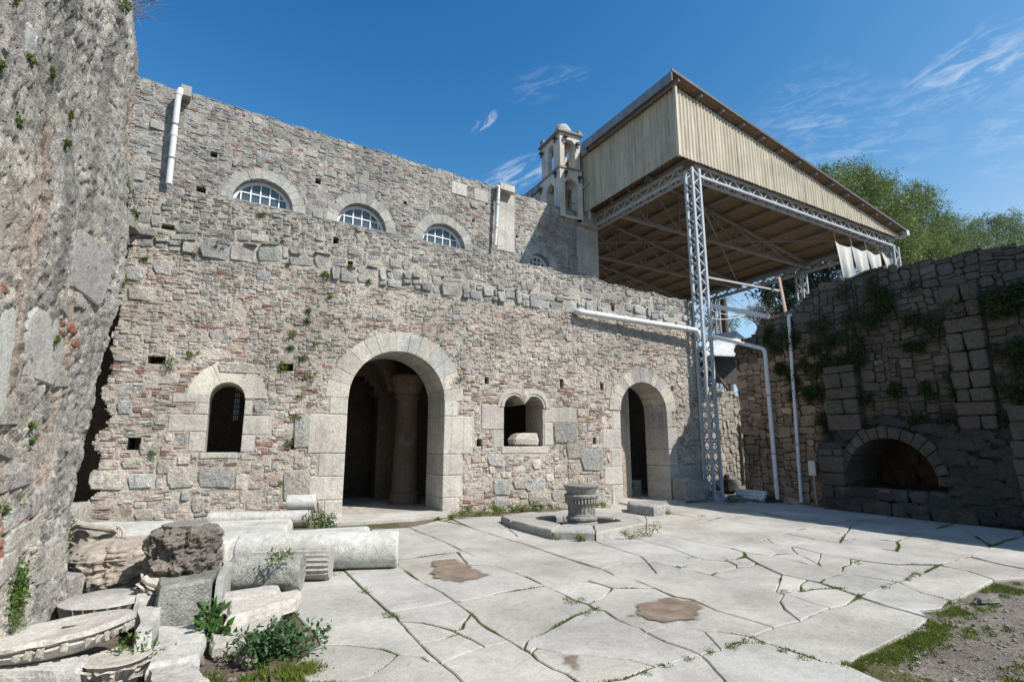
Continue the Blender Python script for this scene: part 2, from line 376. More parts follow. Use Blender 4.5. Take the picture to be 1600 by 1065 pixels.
# ------------------------------------------------------------------ ground
def ground():
    mb = MB(); n = 90; far = [-400, -160, -70, -30]+[-12+.5*i for i in range(n)]+[60, 120, 250, 500]
    ys = [-300, -120, -50, -20]+[-5+.5*i for i in range(70)]+[50, 90, 180, 500]
    vs = []
    for y in ys:
        for x in far:
            z = -.055+.02*fbm(Vector((x*.8, y*.8, 3)), 3) if -6 < x < 30 and -4 < y < 28 else -.06
            # bare earth to the lower right lies level with the slabs
            vs.append((x, y, z))
    nx = len(far); fs = [(j*nx+i, j*nx+i+1, (j+1)*nx+i+1, (j+1)*nx+i) for j in range(len(ys)-1) for i in range(nx-1)]
    mb.add(vs, fs, (.20, .165, .13)); mb.build('ground', M['earth'], kind='structure')
    # earth bank at the lower right, a little uneven
    mb = MB(); pts = []; nx, ny = 110, 90; x0, x1, y0, y1 = 3.0, 12.5, -1.5, 5.6
    for j in range(ny+1):
        for i in range(nx+1):
            x = x0+(x1-x0)*i/nx; y = y0+(y1-y0)*j/ny
            z = -.035+.022*fbm(Vector((x*1.3, y*1.3, 8)), 4)+.006*noise.noise(Vector((x*9, y*9, 2)))
            pts.append((x, y, z))
    mb.add(pts, [(j*(nx+1)+i, j*(nx+1)+i+1, (j+1)*(nx+1)+i+1, (j+1)*(nx+1)+i) for j in range(ny) for i in range(nx)], (.25, .22, .185))
    mb.build('earth_patch', M['earth'], kind='structure')
ground()

PAVE = [[[7.04,8.7],[7.98,9.84],[8.8,10.97],[9.41,12.95],[6.79,11.94],[5.51,11.75],[4.75,9.98],[4.51,9.1],[4.89,8.62],[5.5,8.25],[6.51,8.45],[6.77,8.4]],[[9.18,11.07],[9.22,10.09],[9.1,9.19],[10.52,9.72],[11.52,10.03],[13.08,13.04],[10.71,12.9]],[[11.13,7.78],[11.97,7.92],[12.16,7.83],[14.17,7.96],[14.24,9.9],[14.74,10.87],[12.59,10.36],[11.52,10.03],[11.2,9.4]],[[11.52,10.03],[12.59,10.36],[14.74,10.87],[16.03,13.38],[13.08,13.04]],[[12.67,5.24],[11.72,5.11],[10.94,4.96],[9.66,4.67],[9.44,4.24],[9.37,3.93],[9.35,3.66],[10.28,3.62],[10.72,3.63],[12.7,3.69],[14.63,4.22],[14.28,5.38]],[[7.04,8.7],[6.98,8.06],[6.98,7.47],[6.97,7.0],[7.03,6.66],[7.92,6.94],[8.27,6.99],[9.14,7.34],[9.11,8.25],[9.1,9.19],[9.22,10.09],[9.18,11.07],[8.8,10.97],[7.98,9.84]],[[4.39,6.37],[4.34,6.53],[4.32,7.15],[4.3,7.69],[4.3,8.55],[4.24,8.79],[4.21,9.4],[4.2,9.81],[4.16,10.35],[4.17,10.83],[3.92,11.8],[3.08,11.06],[3.08,10.6],[3.16,9.67],[3.18,9.03],[3.16,8.24],[3.18,7.65],[3.2,7.12],[3.23,6.69],[3.27,6.32],[3.26,5.91],[3.28,5.72],[3.51,5.83],[3.84,5.87],[4.24,5.97],[4.32,6.0]],[[11.13,7.78],[11.2,9.4],[11.52,10.03],[10.52,9.72],[9.1,9.19],[9.11,8.25],[9.14,7.34],[10.03,7.53]],[[11.22,7.43],[11.16,6.54],[10.96,6.14],[11.58,6.33],[12.15,6.41],[13.75,6.73],[14.15,5.82],[14.17,7.96],[12.16,7.83]],[[14.63,4.22],[19.85,5.64],[16.18,5.56],[14.28,5.38]],[[1.91,10.06],[1.98,8.24],[2.21,8.06],[2.62,8.17],[3.05,8.24],[3.16,8.24],[3.18,9.03],[3.16,9.67],[3.08,10.6],[3.08,11.06],[2.37,11.13]],[[1.19,10.19],[1.31,7.61],[1.34,6.81],[1.38,6.07],[1.41,5.68],[1.69,5.69],[1.85,5.71],[2.1,5.77],[2.1,6.14],[2.03,6.61],[2.01,7.0],[2.01,7.61],[1.98,8.24],[1.91,10.06]],[[9.1,5.37],[9.07,5.16],[9.12,4.63],[9.66,4.67],[10.94,4.96],[12.31,5.9],[12.15,6.41],[11.58,6.33],[10.96,6.14],[10.36,5.98],[10.06,5.91],[9.66,5.64]],[[4.39,6.37],[4.85,6.55],[5.17,6.39],[5.37,6.79],[5.44,7.87],[5.5,8.25],[4.89,8.62],[4.51,9.1],[4.75,9.98],[4.2,9.81],[4.21,9.4],[4.24,8.79],[4.3,8.55],[4.3,7.69],[4.32,7.15],[4.34,6.53]],[[1.19,10.19],[0.75,8.92],[0.51,7.05],[0.59,5.96],[0.68,5.43],[0.81,5.48],[0.99,5.47],[1.12,5.51],[1.26,5.51],[1.43,5.52],[1.41,5.68],[1.38,6.07],[1.34,6.81],[1.31,7.61]],[[12.67,5.24],[14.15,5.82],[13.75,6.73],[12.15,6.41],[12.31,5.9],[10.94,4.96],[11.72,5.11]],[[4.32,4.32],[4.35,4.11],[4.38,3.92],[4.39,3.73],[4.7,3.75],[4.77,3.75],[4.86,3.9],[4.96,4.06],[5.16,4.27],[5.43,4.44],[5.45,4.55],[5.42,4.56],[5.39,4.82],[5.39,5.12],[5.39,5.45],[5.37,5.78],[5.31,5.97],[5.25,6.41],[5.17,6.39],[4.85,5.83],[4.37,5.68],[4.34,5.24],[4.29,4.88],[4.38,4.73]],[[8.14,4.82],[8.35,4.73],[8.62,4.55],[9.12,4.63],[9.07,5.16],[9.1,5.37],[9.06,5.87],[9.02,6.21],[9.0,6.64],[8.56,6.5],[8.04,6.36],[7.96,5.92],[7.93,5.77],[7.96,5.34],[8.01,5.07]],[[4.17,10.83],[4.16,10.35],[4.2,9.81],[4.75,9.98],[5.51,11.75],[4.25,12.11]],[[7.04,8.7],[6.77,8.4],[6.51,8.45],[6.33,8.22],[6.23,7.55],[6.2,7.06],[6.06,6.57],[6.02,6.23],[6.09,6.14],[6.25,5.97],[6.68,6.06],[6.97,6.35],[7.03,6.66],[6.97,7.0],[6.98,7.47],[6.98,8.06]],[[6.51,8.45],[5.5,8.25],[5.44,7.87],[5.37,6.79],[5.17,6.39],[5.25,6.41],[5.31,5.97],[5.43,6.0],[6.02,6.23],[6.06,6.57],[6.2,7.06],[6.23,7.55],[6.33,8.22]],[[9.18,11.07],[10.71,12.9],[9.41,12.95],[8.8,10.97]],[[11.13,7.78],[10.03,7.53],[9.14,7.34],[9.0,6.64],[9.02,6.21],[9.7,6.59],[11.22,7.43]],[[3.2,7.12],[2.88,7.36],[3.05,8.24],[2.62,8.17],[2.21,8.06],[1.98,8.24],[2.01,7.61],[2.01,7.0],[2.03,6.61],[2.18,6.74],[2.63,6.74],[2.94,6.71],[3.23,6.69]],[[4.32,4.32],[4.38,4.73],[4.29,4.88],[4.34,5.24],[3.91,5.47],[3.61,5.21],[3.31,5.06],[3.28,4.9],[3.32,4.79],[3.27,4.52],[3.28,4.33],[3.31,4.24],[3.28,4.12],[3.54,4.17],[3.72,4.04],[3.76,3.93],[3.86,3.88],[4.03,3.65],[4.39,3.73],[4.38,3.92],[4.35,4.11]],[[3.31,5.06],[3.26,5.29],[3.28,5.45],[3.28,5.72],[3.26,5.91],[2.95,5.87],[2.68,5.85],[2.48,5.78],[2.16,5.71],[2.1,5.77],[2.11,5.56],[2.11,5.28],[2.08,4.99],[2.09,4.79],[2.13,4.45],[2.15,4.24],[2.26,4.4],[2.46,4.48],[2.76,4.66],[2.96,4.78],[3.21,4.86],[3.32,4.79],[3.28,4.9]],[[4.02,3.39],[4.05,3.16],[4.06,3.03],[4.16,2.91],[4.5,3.0],[5.05,3.09],[5.53,3.17],[5.96,3.29],[5.99,3.52],[6.0,3.73],[6.09,4.04],[5.66,3.9],[5.41,3.9],[5.07,3.83],[4.77,3.75],[4.7,3.75],[4.39,3.73],[4.03,3.65],[4.0,3.53]],[[7.11,5.19],[7.02,5.32],[7.1,5.51],[7.07,5.97],[7.0,6.16],[6.97,6.35],[6.68,6.06],[6.5,5.71],[6.22,5.09],[6.26,4.77],[6.28,4.62],[6.51,4.72],[6.73,4.76],[7.03,4.81],[7.07,4.88],[7.34,5.04],[7.58,5.09],[7.96,5.34],[7.93,5.77],[7.3,5.37]],[[11.22,7.43],[9.7,6.59],[9.82,6.54],[9.89,6.28],[10.06,5.91],[10.36,5.98],[10.96,6.14],[11.16,6.54]],[[4.02,3.39],[4.0,3.53],[4.03,3.65],[3.82,3.6],[3.56,3.54],[3.33,3.52],[3.14,3.12],[2.82,2.67],[4.01,2.18],[4.1,2.57],[4.13,2.76],[4.16,2.91],[4.06,3.03],[4.05,3.16]],[[8.62,4.55],[8.05,4.4],[7.56,4.29],[7.15,4.24],[6.85,3.81],[6.79,3.51],[7.48,3.63],[8.33,3.81],[8.61,4.21]],[[3.23,6.69],[2.94,6.71],[2.63,6.74],[2.18,6.74],[2.03,6.61],[2.1,6.14],[2.1,5.77],[2.16,5.71],[2.48,5.78],[2.68,5.85],[2.95,5.87],[3.26,5.91],[3.27,6.32]],[[2.96,4.78],[2.76,4.66],[2.46,4.48],[2.26,4.4],[2.15,4.24],[2.16,4.13],[2.25,4.21],[2.3,4.14],[2.37,4.01],[2.48,3.95],[2.64,3.79],[2.76,3.7],[2.8,3.61],[2.86,3.5],[3.06,3.5],[3.33,3.52],[3.32,3.62],[3.31,3.72],[3.27,3.86],[3.28,4.12],[3.31,4.24],[3.28,4.33],[3.27,4.52],[3.32,4.79],[3.21,4.86]],[[8.14,4.82],[8.01,5.07],[7.96,5.34],[7.58,5.09],[7.34,5.04],[7.07,4.88],[7.03,4.81],[7.07,4.68],[7.12,4.4],[7.15,4.24],[7.56,4.29],[8.05,4.4],[8.62,4.55],[8.35,4.73]],[[8.62,4.55],[8.61,4.21],[8.33,3.81],[8.56,3.74],[8.75,3.68],[9.35,3.66],[9.37,3.93],[9.44,4.24],[9.66,4.67],[9.12,4.63]],[[2.86,3.5],[2.51,3.42],[2.35,3.45],[2.2,3.5],[1.7,2.89],[2.82,2.67],[3.14,3.12],[3.33,3.52],[3.06,3.5]],[[7.0,6.16],[7.07,5.97],[7.28,5.98],[7.41,5.97],[7.53,5.86],[7.83,6.16],[8.04,6.36],[7.94,6.47],[8.02,6.69],[8.27,6.99],[7.92,6.94],[7.03,6.66],[6.97,6.35]],[[1.46,4.24],[1.49,4.03],[1.49,3.85],[1.54,3.56],[1.58,3.27],[1.7,2.89],[2.2,3.5],[2.2,3.67],[2.16,3.79],[2.14,3.98],[2.16,4.13],[2.15,4.24],[2.13,4.45],[1.89,4.42],[1.83,4.41],[1.68,4.35]],[[9.1,5.37],[9.66,5.64],[10.06,5.91],[9.89,6.28],[9.82,6.54],[9.7,6.59],[9.02,6.21],[9.06,5.87]],[[5.45,4.55],[6.22,5.09],[6.5,5.71],[6.25,5.6],[6.03,5.63],[5.66,5.59],[5.39,5.45],[5.39,5.12],[5.39,4.82],[5.42,4.56]],[[1.46,4.24],[1.39,4.32],[1.37,4.44],[1.21,4.56],[1.06,4.36],[0.93,4.25],[0.79,4.24],[0.51,4.33],[0.57,4.03],[1.58,3.27],[1.54,3.56],[1.49,3.85],[1.49,4.03]],[[8.04,6.36],[8.56,6.5],[9.0,6.64],[9.14,7.34],[8.27,6.99],[8.02,6.69],[7.94,6.47]],[[6.09,4.04],[6.0,3.73],[5.99,3.52],[5.96,3.29],[6.12,3.46],[6.39,3.4],[6.79,3.51],[6.85,3.81],[7.15,4.24],[6.62,4.14]],[[1.44,4.51],[1.43,4.73],[1.43,5.09],[1.43,5.36],[1.43,5.52],[1.26,5.51],[1.12,5.51],[0.99,5.47],[0.81,5.48],[0.68,5.43],[0.69,5.04],[0.88,4.95],[1.0,4.85],[1.13,4.72],[1.21,4.56],[1.37,4.44],[1.39,4.32],[1.46,4.24]],[[7.03,4.81],[6.73,4.76],[6.51,4.72],[6.28,4.62],[6.19,4.34],[6.09,4.04],[6.62,4.14],[7.15,4.24],[7.12,4.4],[7.07,4.68]],[[4.39,6.37],[4.32,6.0],[4.37,5.68],[4.85,5.83],[5.17,6.39],[4.85,6.55]],[[6.09,6.14],[6.02,6.23],[5.43,6.0],[5.31,5.97],[5.37,5.78],[5.39,5.45],[5.66,5.59],[6.03,5.63],[6.15,5.74],[6.25,5.97]],[[14.24,9.9],[15.71,11.11],[14.74,10.87]],[[0.88,4.95],[0.69,5.04],[0.64,5.0],[0.45,4.67],[0.51,4.33],[0.79,4.24],[0.93,4.25],[1.06,4.36],[1.21,4.56],[1.13,4.72],[1.0,4.85]],[[1.79,4.89],[1.88,4.91],[1.95,5.05],[2.11,5.28],[2.11,5.56],[2.1,5.77],[1.85,5.71],[1.69,5.69],[1.41,5.68],[1.43,5.52],[1.43,5.36],[1.6,5.22],[1.7,5.05]],[[3.31,5.06],[3.61,5.21],[3.91,5.47],[3.89,5.68],[3.84,5.87],[3.51,5.83],[3.28,5.72],[3.28,5.45],[3.26,5.29]],[[12.67,5.24],[14.28,5.38],[14.15,5.82]],[[6.19,4.34],[5.92,4.44],[5.71,4.42],[5.68,4.43],[5.65,4.45],[5.45,4.55],[5.43,4.44],[5.45,4.32],[5.4,4.07],[5.41,3.9],[5.66,3.9],[6.09,4.04]],[[2.76,3.7],[2.64,3.79],[2.48,3.95],[2.37,4.01],[2.3,4.14],[2.25,4.21],[2.16,4.13],[2.14,3.98],[2.16,3.79],[2.2,3.67],[2.2,3.5],[2.35,3.45],[2.51,3.42],[2.86,3.5],[2.8,3.61]],[[4.32,6.0],[4.24,5.97],[3.84,5.87],[3.89,5.68],[3.91,5.47],[4.34,5.24],[4.37,5.68]],[[7.11,5.19],[7.3,5.37],[7.93,5.77],[7.96,5.92],[8.04,6.36],[7.83,6.16],[7.53,5.86],[7.51,5.76],[7.28,5.42]],[[11.13,7.78],[11.22,7.43],[12.16,7.83],[11.97,7.92]],[[3.31,3.72],[3.32,3.62],[3.33,3.52],[3.56,3.54],[3.65,3.71],[3.76,3.93],[3.72,4.04],[3.54,4.17],[3.28,4.12],[3.27,3.86]],[[7.11,5.19],[7.28,5.42],[7.51,5.76],[7.53,5.86],[7.41,5.97],[7.28,5.98],[7.07,5.97],[7.1,5.51],[7.02,5.32]],[[3.2,7.12],[3.18,7.65],[3.16,8.24],[3.05,8.24],[2.88,7.36]],[[5.07,3.83],[5.41,3.9],[5.4,4.07],[5.45,4.32],[5.43,4.44],[5.16,4.27],[4.96,4.06],[4.86,3.9],[4.77,3.75]],[[4.17,10.83],[4.25,12.11],[3.92,11.8]],[[5.45,4.55],[5.65,4.45],[5.68,4.43],[6.0,4.66],[6.26,4.77],[6.22,5.09]],[[1.44,4.51],[1.46,4.24],[1.68,4.35],[1.83,4.41],[1.89,4.42],[1.86,4.58],[1.82,4.73],[1.81,4.79],[1.62,4.73],[1.43,4.73]],[[1.79,4.89],[1.81,4.79],[1.82,4.73],[1.86,4.58],[1.89,4.42],[2.13,4.45],[2.09,4.79],[2.08,4.99],[2.11,5.28],[1.95,5.05],[1.88,4.91]],[[1.79,4.89],[1.7,5.05],[1.6,5.22],[1.43,5.36],[1.43,5.09],[1.43,4.73],[1.62,4.73],[1.81,4.79]],[[6.25,5.6],[6.5,5.71],[6.68,6.06],[6.25,5.97],[6.15,5.74],[6.03,5.63]],[[6.19,4.34],[6.28,4.62],[6.26,4.77],[6.0,4.66],[5.68,4.43],[5.71,4.42],[5.92,4.44]],[[4.03,3.65],[3.86,3.88],[3.76,3.93],[3.65,3.71],[3.56,3.54],[3.82,3.6]]]
def inset_poly(P, d):
    n = len(P); out = []
    for i in range(n):
        a, b, c = Vector(P[i-1]), Vector(P[i]), Vector(P[(i+1) % n])
        e1 = (b-a).normalized(); e2 = (c-b).normalized(); n1 = Vector((-e1.y, e1.x)); n2 = Vector((-e2.y, e2.x)); m = (n1+n2)
        if m.length < .3: m = n1
        m.normalize(); k = d/max(.45, m.dot(n1)); out.append((b.x+m.x*k, b.y+m.y*k))
    return out
def tri_fill(P, z):
    from mathutils.geometry import tessellate_polygon
    return tessellate_polygon([[Vector((x, y, 0)) for x, y in P]])
def slab_mesh(P, top, dz, col, seed, gap=.008, thick=.09):
    r = random.Random(seed); Q = []
    n = len(P)
    for i in range(n):
        a, b = P[i], P[(i+1) % n]; l = math.hypot(b[0]-a[0], b[1]-a[1]); k = max(1, int(l/.13))
        for t in range(k):
            x = a[0]+(b[0]-a[0])*t/k; y = a[1]+(b[1]-a[1])*t/k
            Q.append((x+.009*fbm(Vector((x*7, y*7, 1)), 3), y+.009*fbm(Vector((x*7, y*7, 5)), 3)))
    wob = [gap*(.60+.8*abs(noise.noise(Vector((x*8, y*8, seed))))+3.0*max(0, fbm(Vector((x*.9, y*.9, 21)), 3)-.12)+2.5*max(0, noise.noise(Vector((x*2.5, y*2.5, 2)))-.25)) for x, y in Q]
    A = inset_poly(Q, gap); A = [(q[0]+(a[0]-q[0])*w/gap, q[1]+(a[1]-q[1])*w/gap) for q, a, w in zip(Q, A, wob)]
    B = inset_poly(A, .009)
    cx = sum(p[0] for p in A)/len(A); cy = sum(p[1] for p in A)/len(A); tx, ty = r.uniform(-.002, .002), r.uniform(-.002, .002)
    zt = lambda x, y: top+dz+tx*(x-cx)+ty*(y-cy)
    m = len(A); vs = [(x, y, -thick) for x, y in A]+[(x, y, zt(x, y)-.007) for x, y in A]+[(x, y, zt(x, y)) for x, y in B]
    fs = []
    for i in range(m):
        j = (i+1) % m; fs += [(i, j, m+j, m+i), (m+i, m+j, 2*m+j, 2*m+i)]
    from mathutils.geometry import tessellate_polygon
    tr = tessellate_polygon([[Vector((x, y, 0)) for x, y in B]])
    fs += [tuple(2*m+q for q in t) for t in tr]
    mb = MB(); mb.add(vs, fs, col); return mb
jb = MB(); vs = []
for j in range(121):
    for i in range(151):
        x, y = .3+13.6*i/150, 1.5+11.6*j/120; vs.append((x, y, -.020+.009*fbm(Vector((x*3, y*3, 4)), 3)))
        n_ = noise.noise(Vector((x*1.6, y*1.6, 7))); jb.c.append((.13, .125, .06) if n_ > .12 else (.21, .17, .13))
hull = lambda x, y: -.2 < x
jb.v = vs; jb.f = [(j*151+i, j*151+i+1, (j+1)*151+i+1, (j+1)*151+i) for j in range(120) for i in range(150) if not (vs[j*151+i][1] < 4.7-.0*vs[j*151+i][0] and vs[j*151+i][0] > 4.4+.0*(vs[j*151+i][1])) ]
jb.build('joint_earth', M['earth'], kind='structure')
paving = thing('paving', None, None, (5, 7, 0), kind='structure')
for k, P in enumerate(PAVE):
    r = random.Random(k*7+1); t = r.uniform(-.02, .02); tint = r.uniform(-.004, .008)
    c = (.405+t*1.6+tint, .39+t*1.6+tint*.4, .358+t*1.6-tint)
    slab_mesh(P, 0, r.uniform(-.008, .005), c, k).build('paving_slab', M['paving'], paving)
# floor beyond the doors and the door step
def simple_slabs(name, x0, x1, y0, y1, nx, ny, z, col, parent, seed):
    r = random.Random(seed); xs = [x0+(x1-x0)*(i+(r.uniform(-.2, .2) if 0 < i < nx else 0))/nx for i in range(nx+1)]
    for i in range(nx):
        yy = [y0+(y1-y0)*(j+(r.uniform(-.25, .25) if 0 < j < ny else 0))/ny for j in range(ny+1)]
        for j in range(ny):
            P = [(xs[i], yy[j]), (xs[i+1], yy[j]), (xs[i+1], yy[j+1]), (xs[i], yy[j+1])]
            slab_mesh(P, z, r.uniform(-.005, .005), jit(col, .03, r), seed*100+i*10+j).build(name, M['paving'], parent)
inner = thing('interior_floor', None, None, (4, 14, 0), kind='structure')
simple_slabs('paving_slab', -5.5, 13.5, 13.0, 17.6, 12, 3, .03, (.40, .38, .34), inner, 5)
step = [G(500, 826), G(585, 829), G(645, 824), G(690, 813)]
sb = slab_mesh([(1.55, 12.02), (2.5, 11.93), (3.35, 11.98), (4.30, 12.28), (4.36, 13.1), (1.9, 13.1)], .055, 0, (.48, .46, .42), 77, thick=.08)
single('door_step', sb, M['paving'], 'low worn marble step in front of the large arched doorway', 'step')
sb = slab_mesh([(9.35, 12.2), (11.2, 12.1), (11.35, 13.1), (9.5, 13.1)], .05, 0, (.44, .42, .37), 78, thick=.08)
single('door_step', sb, M['paving'], 'thin stone threshold under the smaller arched doorway on the right', 'step')

# ------------------------------------------------------------------ lower wall with its doors and windows
TW = 1.0
FL = Frame((0, 12.8, 0), (1, 0, 0), (0, -1, 0))
lower = thing('stone_wall', 'long sunlit rubble and brick wall with two arched doorways, facing the courtyard', 'wall', (5, 13.3, 0))
D1 = (3.19, 1.14, -.1, 2.66); D2 = (10.45, .84, -.1, 2.57); W1 = (-.385, .325, 1.48, 2.56)
DW = (5.94, 7.11, 1.57, 2.56)
holes = []
for (px, py, w, h) in [(246, 562, .30, .17), (447, 573, .26, .14), (761, 594, .14, .19), (877, 599, .14, .19), (941, 603, .15, .17), (1051, 607, .12, .15),
                       (209, 694, .26, .27), (459, 694, .16, .25), (748, 692, .14, .19), (929, 688, .13, .20), (1068, 687, .10, .17), (548, 412, .13, .2), (525, 375, .13, .18), (262, 355, .22, .16), (958, 481, .16, .16)]:
    q = at(px, py, 1, 12.8); holes.append((q.x, q.z, w/2, h/2))
def dw_open(u, v):
    if not (DW[0] < u < DW[1]) or v < DW[2]: return False
    if v < DW[3]: return True
    for cx in (6.235, 6.815):
        if ((u-cx)/.285)**2+((v-DW[3])/.30)**2 < 1: return True
    return False
def low_open(u, v, g=0):
    if in_arch(u, v, D1[0], D1[1]+g, D1[2], D1[3]) or in_arch(u, v, D2[0], D2[1]+g, D2[2], D2[3]) or in_arch(u, v, W1[0], W1[1]+g, W1[2]-g, W1[3]): return True
    return dw_open(u, v)
TOPP = [(205, 298), (250, 303), (300, 310), (363, 322), (410, 331), (457, 338), (520, 354), (600, 371), (650, 384), (700, 396), (760, 400), (820, 410), (880, 423), (930, 434), (980, 446), (1030, 457), (1086, 471)]
TOPQ = [at(px, py, 1, 12.9) for px, py in TOPP]
def top_low(u):  # ragged top of the wall
    z = TOPQ[0].z if u <= TOPQ[0].x else TOPQ[-1].z
    for a, b in zip(TOPQ, TOPQ[1:]):
        if a.x <= u <= b.x: z = a.z+(b.z-a.z)*(u-a.x)/(b.x-a.x)
    return z-.04+.10*noise.noise(Vector((u*1.2, 3, 1)))+.05*noise.noise(Vector((u*4, 3, 1)))-.012*(u-5)
def left_low(v): return -2.46+.16*noise.noise(Vector((v*2.1, 7, 4)))+.10*noise.noise(Vector((v*6, 7, 4)))-.02*(v < 1.2)
def m_core(u, v):
    if v > top_low(u)-.03 or u < left_low(v)+.03 or u > 12.62: return False
    if low_open(u, v, .03): return False
    return not any(abs(u-a) < w and abs(v-b) < h for a, b, w, h in holes)
core(FL, -2.7, 12.66, -.12, 7.2, .06, m_core, TW, lower, M['mortar'], (.49, .435, .37), amp=.014, recess=.001)
# dressed stone round the openings: (x0, x1, z0, z1)
jambs = []
def J(px0, px1, py0, py1, lo=None, hi=None):
    a = at((px0+px1)/2, py0, 1, 12.8).z; b = at((px0+px1)/2, py1, 1, 12.8).z; x0 = at(px0, (py0+py1)/2, 1, 12.8).x; x1 = at(px1, (py0+py1)/2, 1, 12.8).x
    if lo is not None: x0 = lo
    if hi is not None: x1 = hi
    jambs.append((x0, x1, b, a, 'big'))
L1, R1 = D1[0]-D1[1], D1[0]+D1[1]
for (a, b, c, d) in [(515, 541, 617, 647), (482, 539, 647, 708), (497, 537, 708, 744), (482, 535, 744, 781), (506, 534, 781, 822)]: J(a, b, c, d, hi=L1)
for (a, b, c, d) in [(691, 715, 617, 650), (691, 738, 650, 709), (691, 722, 709, 742), (691, 722, 742, 777), (691, 716, 777, 815)]: J(a, b, c, d, lo=R1)
L2, R2 = D2[0]-D2[1], D2[0]+D2[1]
for (a, b, c, d) in [(957, 972, 641, 671), (941, 972, 671, 700), (955, 973, 700, 729), (944, 973, 729, 757), (956, 974, 757, 789)]: J(a, b, c, d, hi=L2)
for (a, b, c, d) in [(1046, 1050, 641, 668), (1044, 1059, 668, 702), (1046, 1058, 702, 727), (1046, 1077, 727, 752), (1046, 1057, 752, 786)]: J(a, b, c, d, lo=R2)
LW, RW = W1[0]-W1[1], W1[0]+W1[1]
for (a, b, c, d) in [(269, 327, 614, 629), (303, 325, 629, 647), (262, 323, 647, 674), (294, 320, 674, 706)]: J(a, b, c, d, hi=LW)
for (a, b, c, d) in [(377, 399, 617, 625), (376, 394, 625, 649), (374, 424, 649, 679), (370, 398, 679, 706)]: J(a, b, c, d, lo=RW)
J(311, 371, 706, 716)
J(752, 786, 632, 671, hi=DW[0]); J(770, 787, 671, 699, hi=DW[0]); J(851, 900, 636, 660, lo=DW[1]); J(851, 864, 660, 696, lo=DW[1]); J(783, 856, 697, 708)
# large dressed blocks set elsewhere in the face
blocks = []
def Bk(px0, px1, py0, py1):
    a = at(px0, py0, 1, 12.8); b = at(px1, py1, 1, 12.8); blocks.append((min(a.x, b.x), max(a.x, b.x), b.z, a.z, 'blk'))
for t in [(864, 902, 663, 690), (1059, 1096, 727, 751), (1059, 1096, 755, 786), (825, 860, 765, 790), (770, 796, 748, 772), (770, 795, 776, 796), (884, 908, 690, 717), (760, 787, 710, 728),
          (443, 480, 735, 780), (460, 483, 648, 700), (800, 830, 745, 763), (820, 850, 748, 766), (905, 942, 700, 735), (925, 943, 765, 788), (140, 168, 812, 832), (172, 208, 815, 832), (210, 240, 795, 815),
          (300, 318, 775, 800), (356, 380, 795, 812), (384, 404, 797, 812), (196, 224, 415, 440), (200, 240, 446, 472), (240, 265, 405, 430), (176, 208, 548, 566), (184, 206, 625, 646),
          (340, 410, 565, 585), (262, 305, 728, 757), (310, 365, 730, 760), (218, 246, 690, 710), (246, 273, 718, 740), (265, 300, 738, 762), (140, 195, 735, 765), (200, 240, 740, 762), (190, 222, 715, 732)]: Bk(*t)
rect_all = jambs+blocks
band_on = False
BAND = lambda u: 5.34+.20*noise.noise(Vector((u*.45, 2, 2)))-.012*(u-3)+(.18 if u < 1.5 else 0)
def m_stone(u, v):
    if v < -.05 or v > top_low(u) or u < left_low(v) or u > 12.62: return False
    if not band_on and BAND(u) < v < BAND(u)+.46: return False
    if in_arch(u, v, D1[0], D1[1]+.47, 5, D1[3]) or (v > D1[3] and in_arch(u, v, D1[0], D1[1]+.47, D1[2], D1[3])) or in_arch(u, v, D1[0], D1[1]+.03, D1[2], D1[3]): return False
    if (v > D2[3] and in_arch(u, v, D2[0], D2[1]+.38, D2[2], D2[3])) or in_arch(u, v, D2[0], D2[1]+.03, D2[2], D2[3]): return False
    if (v > W1[3] and in_arch(u, v, W1[0], W1[1]+.42, W1[2], W1[3])) or in_arch(u, v, W1[0], W1[1]+.03, W1[2]-.02, W1[3]): return False
    if dw_open(u, v) or (5.80 < u < 7.30 and 2.48 < v < 3.08 and ((u-6.53)/.78)**2+((v-2.48)/.6)**2 < 1): return False
    for a, b, c, d, k in rect_all:
        if a-.02 < u < b+.02 and c-.01 < v < d+.01: return False
    return not any(abs(u-a) < w+.01 and abs(v-b) < h+.01 for a, b, w, h in holes)
def ch_low(u, v, r):
    q = r.random(); band = BAND(u)
    if band < v < band+.50: # a rough course or two of big squarish blocks
        return (r.randint(5, 11), r.randint(5, 8), 'top') if q < .6 else (r.randint(2, 5), r.randint(1, 4), 'rub')
    if v >= band+.50: # mortar-rich rubble above
        return (r.randint(4, 8), r.randint(3, 6), 'top') if q < .14 else (r.randint(2, 5), r.randint(1, 3), 'rub')
    n = noise.noise(Vector((u*.4, v*2.4, 11)))+.5*noise.noise(Vector((u*1.1, v*1.1, 17)))
    brick_z = .20+.50*n+(.18 if 1.0 < v < 3.2 else -.05)
    if v < 1.35 and q < .16: return r.randint(6, 11), r.randint(5, 9), 'rub'
    if q < .045: return r.randint(5, 9), r.randint(4, 7), 'rub'
    if r.random() < max(.08, brick_z): return r.randint(3, 7), 1, 'brick'
    if q < .35: return r.randint(2, 5), r.randint(2, 4), 'rub'
    return r.randint(2, 6), r.choice((1, 1, 2, 2, 3)), 'rub'
